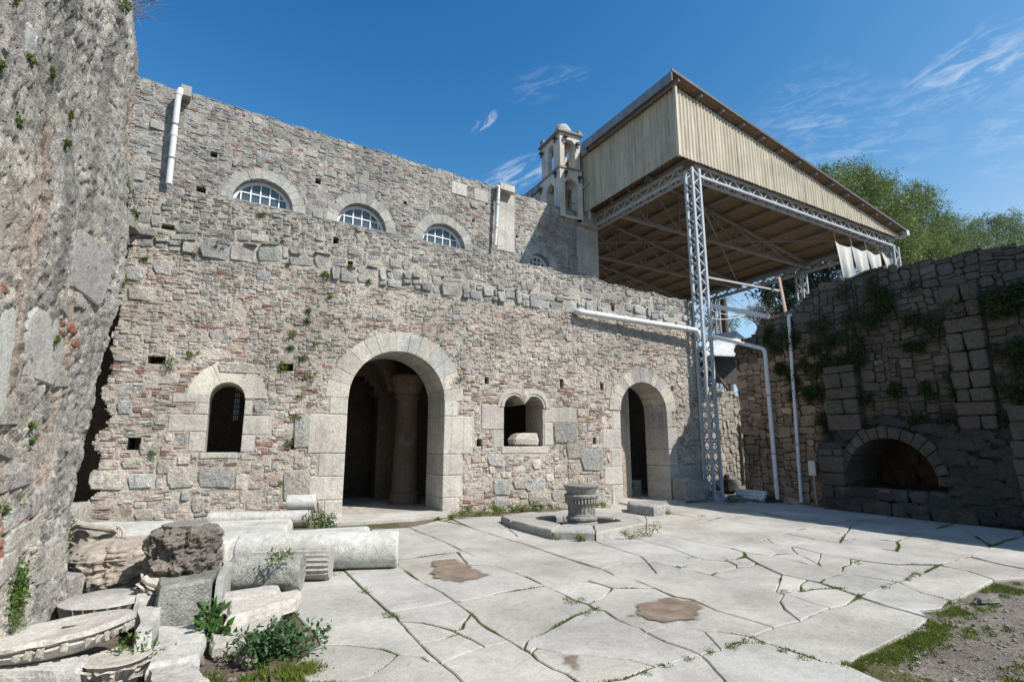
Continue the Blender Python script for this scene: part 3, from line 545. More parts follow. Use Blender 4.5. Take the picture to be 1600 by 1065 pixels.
def pal_low(kind, u, v, r):
    g = min(1, max(0, (v-2.6)/2.6+.3*noise.noise(Vector((u*.5, v*.7, 5)))))
    if kind == 'brick':
        q = r.random()
        if q < .50-.22*g: return jit((.40, .205, .15), .03, r)
        if q < .75: return jit((.44, .32, .26), .03, r)
        return jit((.42, .39, .34), .03, r)
    if kind == 'top' or v > BAND(u)+.45: return jit((.36, .345, .31) if r.random() < .6 else (.27, .27, .255) if r.random() < .7 else (.45, .42, .37), .035, r)
    base = Vector((.575, .515, .44))*(1-g)+Vector((.45, .42, .37))*g
    q = r.random()
    if q < .16: base = Vector((.39, .38, .36))
    elif q < .30: base = Vector((.50, .41, .35))
    elif q < .36: base = Vector((.46, .36, .31))
    return jit(tuple(base), .03, r)
st = pack(-2.72, 12.62, -.05, 7.2, .043, .033, m_stone, ch_low, 21)
lay(FL, st, lower, M['rubble'], pal_low, .012, .026, .045, 5, maxparts=560 and 300, back=.05)
band_on = True
def m_band(u, v): return BAND(u) < v < BAND(u)+.46+.10*noise.noise(Vector((u*2.5, 4, 4))) and m_stone(u, v)
lay(FL, pack(-2.72, 12.62, 4.9, 6.4, .048, .042, m_band, lambda u, v, r: (r.randint(5, 11), r.randint(5, 9), 'top') if r.random() < .7 else (r.randint(3, 6), r.randint(3, 5), 'top'), 77), lower, M['grey'], lambda k, u, v, r: jit((.47, .45, .41) if r.random() < .65 else (.36, .36, .345), .035, r), .030, .085, .05, 15, maxparts=150)
for a, b, c, d, k in jambs:
    edge = any(abs(a-e) < .01 or abs(b-e) < .01 for e in (L1, R1, L2, R2, LW, RW, DW[0], DW[1]))
    jamb(FL, a, b, c, d, 1.32 if (abs(a-R1) < .01 or abs(b-L1) < .01) else TW if edge else .2, lower, M['cut'], jit((.50, .465, .41), .035))
r_ = random.Random(4)
bmix = []
for a, b, c, d, k in blocks:
    mb = MB(); w, h = b-a-.02, d-c-.015; pl = [(x*.99+(a+b)/2, y+(c+d)/2) for x, y in round_poly(w, h, r_, 'rub')]
    prism(mb, FL, pl, .035, -.08, jit((.43, .42, .39) if r_.random() < .6 else (.47, .43, .37), .03, r_), .014, .012, r_); mb.build('block', M['rubble'], lower)
cutc = lambda r: jit((.52, .48, .41) if r.random() < .65 else (.40, .39, .365), .06, r)
voussoirs(FL, D1[0], D1[3], D1[1], D1[1]+.47, 0, math.pi, 13, 1.32, lower, M['cut'], cutc, var=.035)
voussoirs(FL, D2[0], D2[3], D2[1], D2[1]+.37, 0, math.pi, 13, TW, lower, M['cut'], cutc, var=.03, seed=5)
voussoirs(FL, W1[0], W1[3], W1[1], W1[1]+.42, 0, math.pi, 3, TW, lower, M['cut'], cutc, var=.02, seed=9)
# heads of the double window: two little arches that meet in a broken pendant
for (cx, a0, a1, n) in ((6.235, R(38), R(180), 1), (6.815, 0, R(142), 1)):
    r0, r1 = .285, .47; m = 12
    inn = [(cx+r0*math.cos(a0+(a1-a0)*t/m), DW[3]+1.05*r0*math.sin(a0+(a1-a0)*t/m)) for t in range(m+1)]
    ou = [(cx+r1*math.cos(a0+(a1-a0)*t/m), DW[3]+1.05*r1*math.sin(a0+(a1-a0)*t/m)) for t in range(m+1)]
    mb = MB(); prism_arc(mb, FL, inn, ou, .03, -.8, (.50, .465, .41)); mb.build('window_head', M['cut'], lower)
    inn2 = [(cx+(x-cx)*1.22, DW[3]+(y-DW[3])*1.22) for x, y in inn]; ou2 = [(cx+(x-cx)*1.34, DW[3]+(y-DW[3])*1.34) for x, y in inn]
    mb = MB(); prism_arc(mb, FL, inn2, ou2, .05, .02, (.52, .48, .43)); mb.build('moulding', M['cut'], lower)
mb = MB(); prism(mb, FL, [(6.38, 2.80), (6.525, 2.64), (6.67, 2.80), (6.60, 2.96), (6.525, 3.06), (6.45, 2.96)], .07, -.5, (.46, .41, .35), .03, .03); mb.build('pendant', M['cut'], lower)
mb = MB(); prism(mb, FL, [(5.84, 2.3), (6.53, 2.84), (7.22, 2.3), (7.28, 2.62), (6.95, 2.95), (6.53, 2.97), (6.1, 2.95), (5.78, 2.62)], -.012, -.03, (.44, .40, .35), .01, 0)
# rough mortared top that slopes back to the terrace
def cap():
    mb = MB(); nx = 240; ny = 6; vs = []; fs = []
    for i in range(nx+1):
        x = -3.4+16.05*i/nx; zt = top_low(x)-.04
        for j in range(ny+1):
            t = j/ny; y = 12.83+1.0*t; q = Vector((x*2.2, y*2.2, 5)); vs.append((x, y, zt+.02*(j > 0)+.06*fbm(q*1.6, 4)*(j > 0)-.3*max(0, t-.4)))
    for i in range(nx):
        for j in range(ny): a = i*(ny+1)+j; fs.append((a, a+ny+1, a+ny+2, a+1))
    mb.add(vs, fs, (.33, .32, .295)); mb.build('rubble_capping', M['grey'], lower)
    r = random.Random(12); st = MB()
    for _ in range(150):
        x = r.uniform(-2.6, 12.5); y = r.uniform(12.86, 13.3); s = r.uniform(.04, .10); e = rock(x, y, top_low(x)-.02, s*r.uniform(.9, 1.7), s, s*.6, jit((.37, .36, .33), .04, r), r); st.add(e.v, e.f, e.c[0])
    st.build('small_stones', M['grey'], lower, kind='stuff')
def rock(x, y, z, sx, sy, sz, col, r, rot=None, sub=2, rough=.22):
    """an angular boulder: a cut and roughened ball"""
    mb = MB(); vs = []; fs = []
    nu, nv = (8, 5) if sub < 3 else (16, 10); a0 = r.uniform(0, 6.28) if rot is None else rot; sd_ = r.uniform(0, 99)
    pw_ = .55
    for j in range(nv+1):
        ph = math.pi*j/nv-math.pi/2
        for i in range(nu):
            th = 2*math.pi*i/nu; d = Vector((math.cos(ph)*math.cos(th), math.cos(ph)*math.sin(th), math.sin(ph)))
            q = Vector([math.copysign(abs(c)**pw_, c) for c in d]); k = 1+rough*noise.noise(d*1.8+Vector((sd_, 0, 0)))+.10*noise.noise(d*5+Vector((0, sd_, 0)))
            px, py, pz = q.x*sx*k, q.y*sy*k, q.z*sz*k; vs.append((x+px*math.cos(a0)-py*math.sin(a0), y+px*math.sin(a0)+py*math.cos(a0), z+pz))
    for j in range(nv):
        for i in range(nu): a = j*nu+i; b = j*nu+(i+1) % nu; fs.append((a, b, b+nu, a+nu))
    return mb.add(vs, fs, col)
cap()
# terrace roof behind the wall, closing the dark passage inside
mb = MB(); mb.box((4.6, 14.9, 5.75), 8.3, 1.05, .15, col=(.3, .29, .26)); mb.box((-4.4, 14.9, 5.75), .68, 1.05, .15, col=(.3, .29, .26))
mb.box((-5.2, 14.2, 3), .1, 2.6, 3.1, col=(.25, .22, .19)); mb.box((12.9, 15.3, 2.8), .1, 1.5, 2.9, col=(.3, .27, .22))
mb.build('terrace_roof', M['grey'], lower)
mb = MB(); mb.box((-3.8, 12.2, 5.0), 1.3, .9, .9, col=(.3, .28, .25))

# ------------------------------------------------------------------ inside: piers, arches and back wall, colours lowered to deepen the dark
inside = thing('vaulted_interior', 'dim brown vaulted interior with a stout pier seen through the large arched doorway', 'interior', (4, 16.5, 0))
FI = Frame((0, 16.6, 0), (1, 0, 0), (0, -1, 0))
def m_in(u, v): return not (in_arch(u, v, 2.75, .75, -.1, 2.9) or in_arch(u, v, 6.6, .8, -.1, 2.7))
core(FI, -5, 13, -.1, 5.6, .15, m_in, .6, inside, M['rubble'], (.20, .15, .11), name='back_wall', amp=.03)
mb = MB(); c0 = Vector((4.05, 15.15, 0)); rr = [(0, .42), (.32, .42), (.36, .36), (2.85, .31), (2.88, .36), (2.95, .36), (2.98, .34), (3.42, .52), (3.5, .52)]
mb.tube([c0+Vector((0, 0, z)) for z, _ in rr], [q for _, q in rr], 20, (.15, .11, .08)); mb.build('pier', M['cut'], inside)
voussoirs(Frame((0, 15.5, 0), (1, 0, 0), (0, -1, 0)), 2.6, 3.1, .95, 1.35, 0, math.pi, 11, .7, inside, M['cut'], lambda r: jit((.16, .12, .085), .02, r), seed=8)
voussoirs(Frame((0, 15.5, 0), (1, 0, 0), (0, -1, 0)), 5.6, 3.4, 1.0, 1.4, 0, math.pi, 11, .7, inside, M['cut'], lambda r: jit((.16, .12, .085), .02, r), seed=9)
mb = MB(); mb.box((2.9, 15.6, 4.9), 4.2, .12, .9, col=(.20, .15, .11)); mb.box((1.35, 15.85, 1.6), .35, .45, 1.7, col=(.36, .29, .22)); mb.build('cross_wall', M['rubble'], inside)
mb = MB(); mb.box((4.8, 18.4, 2.4), 4.2, .08, 2.6, col=(.16, .12, .09)); mb.box((4.8, 17.8, 4.6), 4.2, .7, .08, col=(.16, .12, .09)); mb.box((1.2, 17.7, 2.4), .08, .7, 2.4, col=(.16, .12, .09)); mb.box((8.6, 17.7, 2.4), .08, .7, 2.4, col=(.16, .12, .09)); mb.build('arch_backing_box', M['rubble'], inside)  # box added behind the arches to shut out sky and keep them dark
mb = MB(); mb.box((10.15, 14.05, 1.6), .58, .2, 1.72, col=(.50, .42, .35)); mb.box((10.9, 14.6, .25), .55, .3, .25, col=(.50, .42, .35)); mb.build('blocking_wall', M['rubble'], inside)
# ------------------------------------------------------------------ upper wall
AU = R(8.25); UO = Vector((0, 16.0, 0)); FU = Frame(UO, (math.cos(AU), math.sin(AU), 0), (math.sin(AU), -math.cos(AU), 0))
def UW(px, py):
    d = fwd(px, py); o = Vector((0, 0, EYE)); n = FU.N; q = o+d*(((UO-o).dot(n))/d.dot(n)); return (q-UO).dot(FU.U), q.z
upper = thing('stone_wall', 'tall grey rubble wall with four half round windows, set back above the lower wall', 'wall', (4, 17.2, 0))
lun = []
for (xa, xb, ya, yb, bx, by, tx, ty) in [(363, 457, 314, 331, 410, 322, 405, 284), (527, 603, 346, 362, 565, 358, 561, 320), (660, 726, 377, 391, 691, 388, 691, 350), (820, 866, 413, 418, 842, 421, 842, 397)]:
    a = UW(xa, ya)[0]; b = UW(xb, yb)[0]; cx = (a+b)/2; hw = (b-a)/2; lun.append((cx, hw, UW(405, 322)[1]-.02, UW(tx, ty)[1]))
ZL = 8.22
lun = [(cx, hw if k < 3 else .50, ZL, ZL+.74 if k < 3 else ZL+.50) for k, (cx, hw, _, _) in enumerate(lun)]
holes_u = [(UW(px, py), w, h) for px, py, w, h in [(336, 242, .09, .09), (315, 297, .12, .09), (497, 283, .07, .07), (634, 316, .06, .06), (740, 345, .06, .06), (808, 370, .06, .06), (899, 388, .05, .05), (632, 345, .05, .05), (815, 398, .05, .05), (760, 318, .05, .05)]]
def top_up(u): return 10.92+.03*noise.noise(Vector((u*1.5, 0, 2)))+.02*noise.noise(Vector((u*6, 0, 2)))
def up_open(u, v, g=0): return any(((u-c)/(hw+g))**2+((v-z0)/(z1-z0+g))**2 < 1 and v > z0 for c, hw, z0, z1 in lun)
UR = UW(933, 342)[0]
def m_uc(u, v): return v < top_up(u)-.02 and not up_open(u, v, .02) and not any(abs(u-q[0]) < w and abs(v-q[1]) < h for q, w, h in holes_u)
core(FU, -4.6, UR-.02, 5.6, 11.0, .06, m_uc, .8, upper, M['mortar'], (.37, .35, .315), amp=.014, recess=.001, seed=4)
ublocks = []
for (px0, px1, py0, py1) in [(774, 803, 306, 330), (774, 803, 331, 352), (776, 803, 353, 372), (776, 803, 373, 390), (901, 932, 362, 384), (901, 932, 385, 402), (903, 932, 403, 426), (905, 933, 335, 350), (740, 762, 300, 312), (705, 730, 290, 302)]:
    a = UW(px0, py1); b = UW(px1, py0); ublocks.append((a[0], UR if px1 > 930 else b[0], a[1], b[1]))
def m_us(u, v):
    if v > top_up(u) or u > UR or up_open(u, v, .36): return False
    if any(a-.01 < u < b+.01 and c-.01 < v < d+.01 for a, b, c, d in ublocks): return False
    return not any(abs(u-q[0]) < w+.01 and abs(v-q[1]) < h+.01 for q, w, h in holes_u)
def ch_up(u, v, r):
    q = r.random()
    if v > 10.72: return r.randint(4, 9), 4, 'rub'
    n = noise.noise(Vector((u*.8, v*1.4, 31)))
    if r.random() < .10+.30*max(0, n)+(.10 if 9.5 < v < 10.6 else 0): return r.randint(3, 6), 1, 'brick'
    if q < .07: return r.randint(5, 8), r.randint(5, 7), 'rub'
    if q < .45: return r.randint(3, 6), r.randint(2, 3), 'rub'
    return r.randint(2, 6), r.choice((1, 1, 2, 2)), 'rub'
def pal_up(kind, u, v, r):
    if kind == 'brick':
        q = r.random(); return jit((.40, .20, .15), .03, r) if q < .5 else jit((.40, .33, .28), .03, r)
    q = r.random(); return jit((.37, .355, .325) if q < .55 else (.30, .30, .285) if q < .85 else (.45, .42, .37), .035, r)
lay(FU, pack(-4.6, UR, 6.4, 10.98, .052, .042, m_us, ch_up, 33), upper, M['grey'], pal_up, .011, .026, .045, 8)
for a, b, c, d in ublocks: jamb(FU, a, b, c, d, .2, upper, M['cut'], jit((.46, .44, .40), .03), name='block', proud=.03)
for k, (cx, hw, z0, z1) in enumerate(lun):
    voussoirs(FU, cx, z0, hw+.005, hw+.31, 0 if k < 3 else .05, math.pi, 15, .45, upper, M['cut'], lambda r: jit((.42, .405, .37) if r.random() < .7 else (.33, .325, .31), .045, r), var=.06, ry=(z1-z0+.02)/hw, seed=20+k, proud=.012, gap=.008)
    w = MB(); m = 24; ry = (z1-z0)/hw
    def ring(r0, r1, d0, d1):
        inn = [(cx+r0*math.cos(math.pi*t/m), z0+r0*ry*math.sin(math.pi*t/m)) for t in range(m+1)]; ou = [(cx+r1*math.cos(math.pi*t/m), z0+r1*ry*math.sin(math.pi*t/m)) for t in range(m+1)]
        mb = MB(); prism_arc(mb, FU, inn, ou, d0, d1, (.7, .7, .7)); return mb
    win = ring(hw-.09, hw, -.20, -.28); cc = FU.p(cx, z0+.03, -.24); win.box(cc, hw, .04, .035, (FU.U, FU.N, FU.V), (.7, .7, .7)); win = win.build('window', M['white'], upper)
    xs = [cx+hw*t for t in (-.72, -.40, -.08, .24, .56, .84)] if k < 1 else [cx+hw*t for t in (-.66, -.30, .06, .42, .76)]
    zm = z0+(z1-z0)*.47
    yy = lambda x: (z1-z0-.05)*math.sqrt(max(0, 1-((x-cx)/(hw-.04))**2))
    for x in xs:
        mb = MB(); mb.box(FU.p(x, z0+yy(x)/2, -.235), .016, .016, yy(x)/2, (FU.U, FU.N, FU.V), (.7, .7, .7)); mb.build('muntin', M['white'], win)
    hx = (hw-.05)*math.sqrt(1-.47**2); mb = MB(); mb.box(FU.p(cx, zm, -.232), hx, .016, .016, (FU.U, FU.N, FU.V), (.7, .7, .7)); mb.build('muntin', M['white'], win)
    ex = [cx-hw+.05]+xs+[cx+hw-.05]
    for a, b in zip(ex, ex[1:]):
        for row in (0, 1):
            lo = z0 if row == 0 else zm; q = []
            ps = [(a+(b-a)*t/4) for t in range(5)]; top = [(x, min(zm, z0+yy(x)) if row == 0 else z0+yy(x)) for x in ps]
            if row == 1 and max(t[1] for t in top) < zm+.03: continue
            bot = [(x, min(lo, t[1])) for x, t in zip(ps, top)]
            mb = MB(); n = 5; vs = [FU.p(x, max(z, l[1]+.001), -.25) for (x, z), l in zip(top, bot)]+[FU.p(x, z, -.25) for x, z in bot]
            mb.add(vs, [(i, i+1, n+i+1, n+i) for i in range(4)], (.1, .1, .1)); mb.build('pane', M['glass'], win)
mb = MB(); mb.box(FU.p(5, 9.5, -3.2), 7, 1.6, .1, (FU.U, FU.N, FU.V)); mb.build('roof_deck', M['grey'], upper)

# iron grille with panes painted pale for daylight behind them, at the far side of the narrow window
gw = thing('window_grille', 'small iron grille with panes coloured pale as if daylit, deep inside the narrow arched window', 'grille', tuple(at(370, 657, 1, 13.84)))
ga, gb = at(363, 657, 1, 13.84), at(377, 604, 1, 13.84)
mb = MB(); mb.box(((ga.x+gb.x)/2, 13.87, (ga.z+gb.z)/2), (gb.x-ga.x)/2, .004, (gb.z-ga.z)/2, col=(.45, .52, .56)); mb.build('pane', M['white'], gw)
for i in range(4):
    x = ga.x+(gb.x-ga.x)*i/3; mb = MB(); mb.box((x, 13.85, (ga.z+gb.z)/2), .010, .01, (gb.z-ga.z)/2, col=(.03, .03, .03)); mb.build('bar', M['black'], gw)
for i in range(7):
    z = ga.z+(gb.z-ga.z)*i/6; mb = MB(); mb.box(((ga.x+gb.x)/2, 13.848, z), (gb.x-ga.x)/2, .01, .010, col=(.03, .03, .03)); mb.build('bar', M['black'], gw)

# ------------------------------------------------------------------ tall rough wall at the left, close to the camera
cliff = thing('rough_wall', 'towering weathered rubble wall filling the left edge, with vertical grey streaks', 'wall', (-2.6, 4.0, 0))
CPROF = [(0, -1.50), (.4, -1.50), (.7, -1.47), (1.4, -1.42), (2.4, -1.36), (3.0, -1.29), (3.6, -1.28), (4.3, -1.34), (5.4, -1.43), (5.9, -1.45), (6.4, -1.58), (7.5, -1.75), (9, -1.9)]
def cpx(z):
    for a, b in zip(CPROF, CPROF[1:]):
        if a[0] <= z <= b[0]: return a[1]+(b[1]-a[1])*(z-a[0])/(b[0]-a[0])
    return CPROF[0][1] if z < 0 else CPROF[-1][1]
def cliff_x(y, z, lod=1):
    t = max(0, min(1, (6.9-y)/1.0)); x0 = cpx(z)
    x = x0*(1-t)+t*(-1.52-.05*(6-y)*.3)
    q = Vector((y, z*.45, 0)); x += .10*fbm(q*.8+Vector((0, 0, 3)), 3)*(.25+.75*t)
    x += .032*fbm(Vector((y*2.8, z*1.3, 1)), 4)
    n = noise.noise(Vector((y*5.5, z*4.2, 6))); x += .030*(abs(n)-.2)
    x += .026*noise.noise(Vector((y*15, z*11, 6)))+.020*noise.noise(Vector((y*34, z*26, 6)))
    e = max(0, (y-6.75)/.15)
    if z < .9: x += (.9-z)*.10*(1-e*.8)
    return x-.10*e*e
def cliff_col(y, z):
    """bare patches of buff rubble low down, grey crust with streaks above"""
    g = min(1, max(0, (z-1.6)/2.2+.9*noise.noise(Vector((y*.8, z*.5, 2)))))
    a = Vector((.60, .55, .475)); b = Vector((.46, .435, .39)); c = a*(1-g)+b*g
    s = noise.noise(Vector((y*3.2, z*.35, 9)))
    s += .4*noise.noise(Vector((y*11, z*.8, 3)))
    if s > .10: k = min(.65, (s-.10)*3); c = c*(1-k)+Vector((.19, .185, .175))*k
    p = noise.noise(Vector((y*2.1, z*.5, 19)))
    if p > .12: k = min(.6, (p-.12)*4); c = c*(1-k)+Vector((.50, .375, .29))*k
    if y > 6.15+.25*noise.noise(Vector((z*1.2, 3, 3))) and z < 4.6: c = c*.35+Vector((.36, .355, .335))*.65
    k = 1+.35*noise.noise(Vector((y*9, z*3, 2)))+.3*noise.noise(Vector((y*24, z*15, 2))); return tuple(max(.03, v*k) for v in c)
ny, nz = 270, 400; mb = MB(); y0, y1, z0, z1 = .8, 6.92, -.1, 9.0
for j in range(nz+1):
    z = z0+(z1-z0)*(j/nz)**1.25
    for i in range(ny+1):
        y = y0+(y1-y0)*(i/ny)**.8; mb.v.append((cliff_x(y, z), y, z)); mb.c.append(cliff_col(y, z))
for j in range(nz):
    for i in range(ny): a = j*(ny+1)+i; mb.f.append((a, a+1, a+ny+2, a+ny+1))
mb.build('rubble_face', M['cliff'], cliff, smooth=True)
# its far end, turning back from the courtyard, and the dark mass behind
mb = MB(); n = 60
for j in range(n+1):
    z = -.1+9.1*j/n
    for i in range(13): x = -.04-.10+cliff_x(6.92, z)-(i*.12); mb.v.append((x+.0 if i else cliff_x(6.92, z), 6.92+.05*fbm(Vector((x*3, z*2, 4)), 3)*(i > 0), z)); mb.c.append((.34, .31, .27))
for j in range(n):
    for i in range(12): a = j*13+i; mb.f.append((a, a+1, a+14, a+13))
mb.build('end_face', M['cliff'], cliff, smooth=True)
mb = MB(); mb.box((-2.9, 3.3, 4.4), .62, 3.5, 4.5, col=(.3, .28, .25)); mb.build('wall_body', M['cliff'], cliff)
# stones and slabs that stand out of the crust
def cliff_stone(px, py, pw_, ph, col, name='stone', tilt=0, proud=.03, mat='rubble', seed=1):
    q = at(px, py, 0, -1.5); d0 = at(px-pw_/2, py, 0, -1.5); d1 = at(px+pw_/2, py, 0, -1.5); w = abs(d1.y-d0.y)
    e0 = at(px, py-ph/2, 0, -1.5); e1 = at(px, py+ph/2, 0, -1.5); h = abs(e0.z-e1.z)
    r = random.Random(seed); sy = (cliff_x(min(6.7, q.y+.25), q.z)-cliff_x(q.y-.25, q.z))/(min(6.7, q.y+.25)-q.y+.25); sy = max(-.6, min(.6, sy)); fr = Frame((sum(cliff_x(q.y+a*w*.35, q.z+b*h*.35) for a in (-1, 0, 1) for b in (-1, 0, 1))/9-sy*q.y, 0, 0), (sy, 1, 0), (1, -sy, 0)); cu_ = math.sqrt(1+sy*sy)
    pl = [(q.y*cu_+x*math.cos(tilt)-y*math.sin(tilt), q.z+x*math.sin(tilt)+y*math.cos(tilt)) for x, y in round_poly(w, h, r, 'rub')]
    mb = MB(); prism(mb, fr, pl, proud, -.25, col, .012, .008, r, .10 if mat == 'rubble' else .02); return mb.build(name, M[mat], cliff)
cs = [(70, 543, 48, 108, (.47, .455, .425), 'marble_slab', -.1, 'marble'), (127, 415, 30, 105, (.30, .295, .28), 'marble_slab', -.2, 'marble'), (8, 560, 40, 230, (.46, .45, .42), 'marble_slab', .05, 'marble'),
      (90, 505, 8, 10, (.42, .17, .11), 'brick', .2, 'rubble'), (99, 512, 16, 12, (.44, .19, .12), 'brick', .3, 'rubble'), (88, 519, 12, 10, (.42, .18, .12), 'brick', -.1, 'rubble'), (106, 517, 9, 10, (.43, .23, .17), 'brick', 0, 'rubble'),
      (22, 452, 9, 18, (.44, .22, .16), 'brick', 0, 'rubble'), (78, 559, 9, 9, (.44, .22, .16), 'brick', 0, 'rubble'), (96, 474, 22, 36, (.52, .48, .42), 'stone', 0, 'rubble'),
      (84, 570, 20, 22, (.52, .48, .43), 'stone', 0, 'rubble'), (95, 590, 22, 30, (.50, .47, .42), 'stone', .1, 'rubble'), (70, 74, 16, 60, (.42, .42, .40), 'stone', .05, 'marble'), (20, 640, 42, 50, (.53, .49, .43), 'stone', .1, 'rubble'), (52, 665, 26, 38, (.50, .46, .40), 'stone', 0, 'rubble'),
      (20, 700, 36, 26, (.54, .50, .44), 'stone', -.2, 'rubble'), (60, 710, 30, 34, (.52, .48, .42), 'stone', .1, 'rubble'), (28, 745, 40, 40, (.54, .50, .45), 'stone', .1, 'rubble'), (38, 798, 40, 26, (.52, .50, .46), 'stone', .2, 'rubble'), (8, 830, 14, 22, (.46, .30, .24), 'brick', .3, 'rubble'),
      (40, 838, 44, 44, (.55, .52, .46), 'stone', .1, 'rubble'), (20, 880, 36, 40, (.54, .50, .44), 'stone', .1, 'rubble'), (62, 880, 30, 60, (.50, .47, .42), 'stone', .1, 'rubble'), (14, 605, 22, 30, (.54, .50, .45), 'stone', .1, 'rubble'), (6, 870, 10, 16, (.42, .18, .12), 'brick', .3, 'rubble'),
      (44, 812, 16, 8, (.42, .22, .16), 'brick', .5, 'rubble'), (72, 640, 22, 26, (.53, .50, .44), 'stone', -.1, 'rubble'), (88, 690, 22, 28, (.52, .48, .43), 'stone', 0, 'rubble'), (66, 770, 34, 30, (.54, .50, .45), 'stone', .3, 'rubble'), (118, 470, 14, 26, (.50, .46, .41), 'stone', 0, 'rubble'), (20, 190, 20, 60, (.44, .42, .38), 'stone', 0, 'rubble')]
for k, (px, py, w, h, c, nm, tl, mt) in enumerate(cs): cliff_stone(px, py, w, h, jit(c, .02), nm, tl, .012 if 'slab' in nm else .014 if py > 600 else .012, mt, k)
r = random.Random(61)
for k in range(190):
    py = r.uniform(0, 960); px = r.uniform(0, 20+.9*min(150, 200-abs(py-350)*.13)-max(0, py-500)*.18); s = r.uniform(5, 13)*(1 if py > 450 else .8)
    if px < 1: continue
    c = (.58, .53, .46) if py > 420 else (.46, .42, .37)
    if r.random() < .07: c = (.42, .22, .16)
    try: cliff_stone(px, py, s*r.uniform(.4, .9), s*r.uniform(.8, 1.8), jit(c, .03, r), 'stone', r.uniform(-.3, .3), r.uniform(-.012, .008), 'rubble', 100+k)
    except Exception: pass
# broken masonry bridging the gap between the rough wall and the corner of the lower wall
mb = MB(); bridge = thing('broken_masonry', 'ragged lump of fallen-in masonry wedged between the tall left wall and the lower wall', 'masonry', (-3.2, 11.5, 3))
r = random.Random(3)
for k in range(46):
    t = k/45; x = -3.0+.42*r.uniform(-1, 1); y = r.uniform(11.3, 12.6); z = 5.0+r.uniform(0, 1.9); s = r.uniform(.16, .34)
    rock(x, y, z, s, s*1.2, s*.8, jit((.36, .33, .29), .04, r), r).build('stone', M['grey'], bridge)
mb = MB(); mb.box((-3.25, 11.9, 5.9), .5, .85, 1.0, col=(.33, .30, .26)); mb.build('mortar_core', M['mortar'], bridge)

# ------------------------------------------------------------------ shaded wall at the right, with its niche
TR = 1.1; FR = Frame((13.8, 0, 0), (0, -1, 0), (-1, 0, 0))     # u = -Y
right = thing('stone_wall', 'shaded overgrown rubble wall along the right side, with an arched niche at its foot', 'wall', (14.4, 5, 0))
def top_right(u):
    y = -u; P = [(-2, 5.3), (3, 5.5), (4.9, 5.62), (6, 5.72), (7.3, 5.85), (8.9, 5.92), (9.6, 5.78), (10.15, 5.38), (11.35, 5.32), (11.5, 4.95), (12.35, 4.74), (13, 4.7)]
    for a, b in zip(P, P[1:]):
        if a[0] <= y <= b[0]: t = a[1]+(b[1]-a[1])*(y-a[0])/(b[0]-a[0]); break
    else: t = 5
    return t+.05*noise.noise(Vector((y*2, 0, 6)))+.05*noise.noise(Vector((y*6, 0, 6)))
NC, NH, NZ, NT = -7.95, 1.02, .72, 1.76
def niche(u, v, g=0): return v > .55 and ((u-NC)/(NH+g))**2+((max(v, NZ)-NZ)/(NT-NZ+g))**2 < 1 and (v > NZ or abs(u-NC) < NH+g)
UE = -12.3+0
def m_rc(u, v): return u > UE+.12*noise.noise(Vector((v*3, 0, 2))) and v < top_right(u)-.03 and not niche(u, v, .05)
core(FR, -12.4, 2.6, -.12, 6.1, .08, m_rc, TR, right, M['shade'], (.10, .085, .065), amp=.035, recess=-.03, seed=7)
piers = [(-9.35, -8.5, 1.95, 3.6, .20), (-6.45, -5.75, 1.9, 5.0, .15), (-5.5, -4.1, -.05, 2.35, .42), (-9.6, -8.95, -.05, 1.5, .34)]
def on_pier(u, v): return any(a < u < b and c < v < d for a, b, c, d, e in piers)
arch_zone = lambda u, v: (niche(u, v, .32) or (v < .62 and NC-NH-.3 < u < NC+NH+.3))
def m_rs(u, v): return u > UE+.10*noise.noise(Vector((v*3, 0, 2))) and v < top_right(u) and not niche(u, v, .3) and not on_pier(u, v)
def ch_r(u, v, r):
    q = r.random()
    if u < -9.9: return (r.randint(3, 7), r.randint(2, 4), 'rub') if q < .8 else (r.randint(2, 4), r.choice((1, 2)), 'rub')
    if q < .14: return r.randint(4, 7), r.randint(3, 4), 'rub'
    if q < .7: return r.randint(3, 5), r.randint(2, 3), 'rub'
    return r.randint(2, 4), r.choice((1, 1, 2)), 'rub'
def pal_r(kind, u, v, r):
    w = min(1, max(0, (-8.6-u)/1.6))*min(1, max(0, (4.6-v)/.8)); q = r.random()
    a = Vector((.125, .105, .08)); b = Vector((.40, .28, .185)); c = a*(1-w)+b*w  # base darkened as shade; left end redder stone, brightened like warm light
    if v < 2.2 and u > -9.2: c = c*.75  # lower right darkened again, shade put into the colour
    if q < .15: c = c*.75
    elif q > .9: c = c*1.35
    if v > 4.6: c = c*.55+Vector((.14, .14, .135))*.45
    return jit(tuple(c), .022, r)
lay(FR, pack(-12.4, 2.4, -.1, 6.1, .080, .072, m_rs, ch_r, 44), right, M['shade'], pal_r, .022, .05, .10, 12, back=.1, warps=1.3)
# piers of large blocks, coloured dark to carry the wall's shade
for (a, b, c, d, e) in piers:
    r = random.Random(int(a*100)); v = c; fr2 = Frame(FR.O+FR.N*e, FR.U, FR.N)
    while v < d-.1:
        h = min(r.uniform(.26, .44), d-v); split = a+(b-a)*r.uniform(.35, .65) if r.random() < .6 else None
        for (x0, x1) in ([(a, split), (split, b)] if split else [(a, b)]):
            x0 += r.uniform(-.03, .03) if x0 == a else 0; mb = MB()
            pl = [(x+(x0+x1)/2, y+v+h/2) for x, y in round_poly(x1-x0-.02, h-.02, r, 'brick')]
            prism(mb, fr2, pl, r.uniform(0, .04), -e-.05, jit((.125, .108, .085), .025, r), .02, .012, r, .05); mb.build('block', M['shade'], right)
        v += h
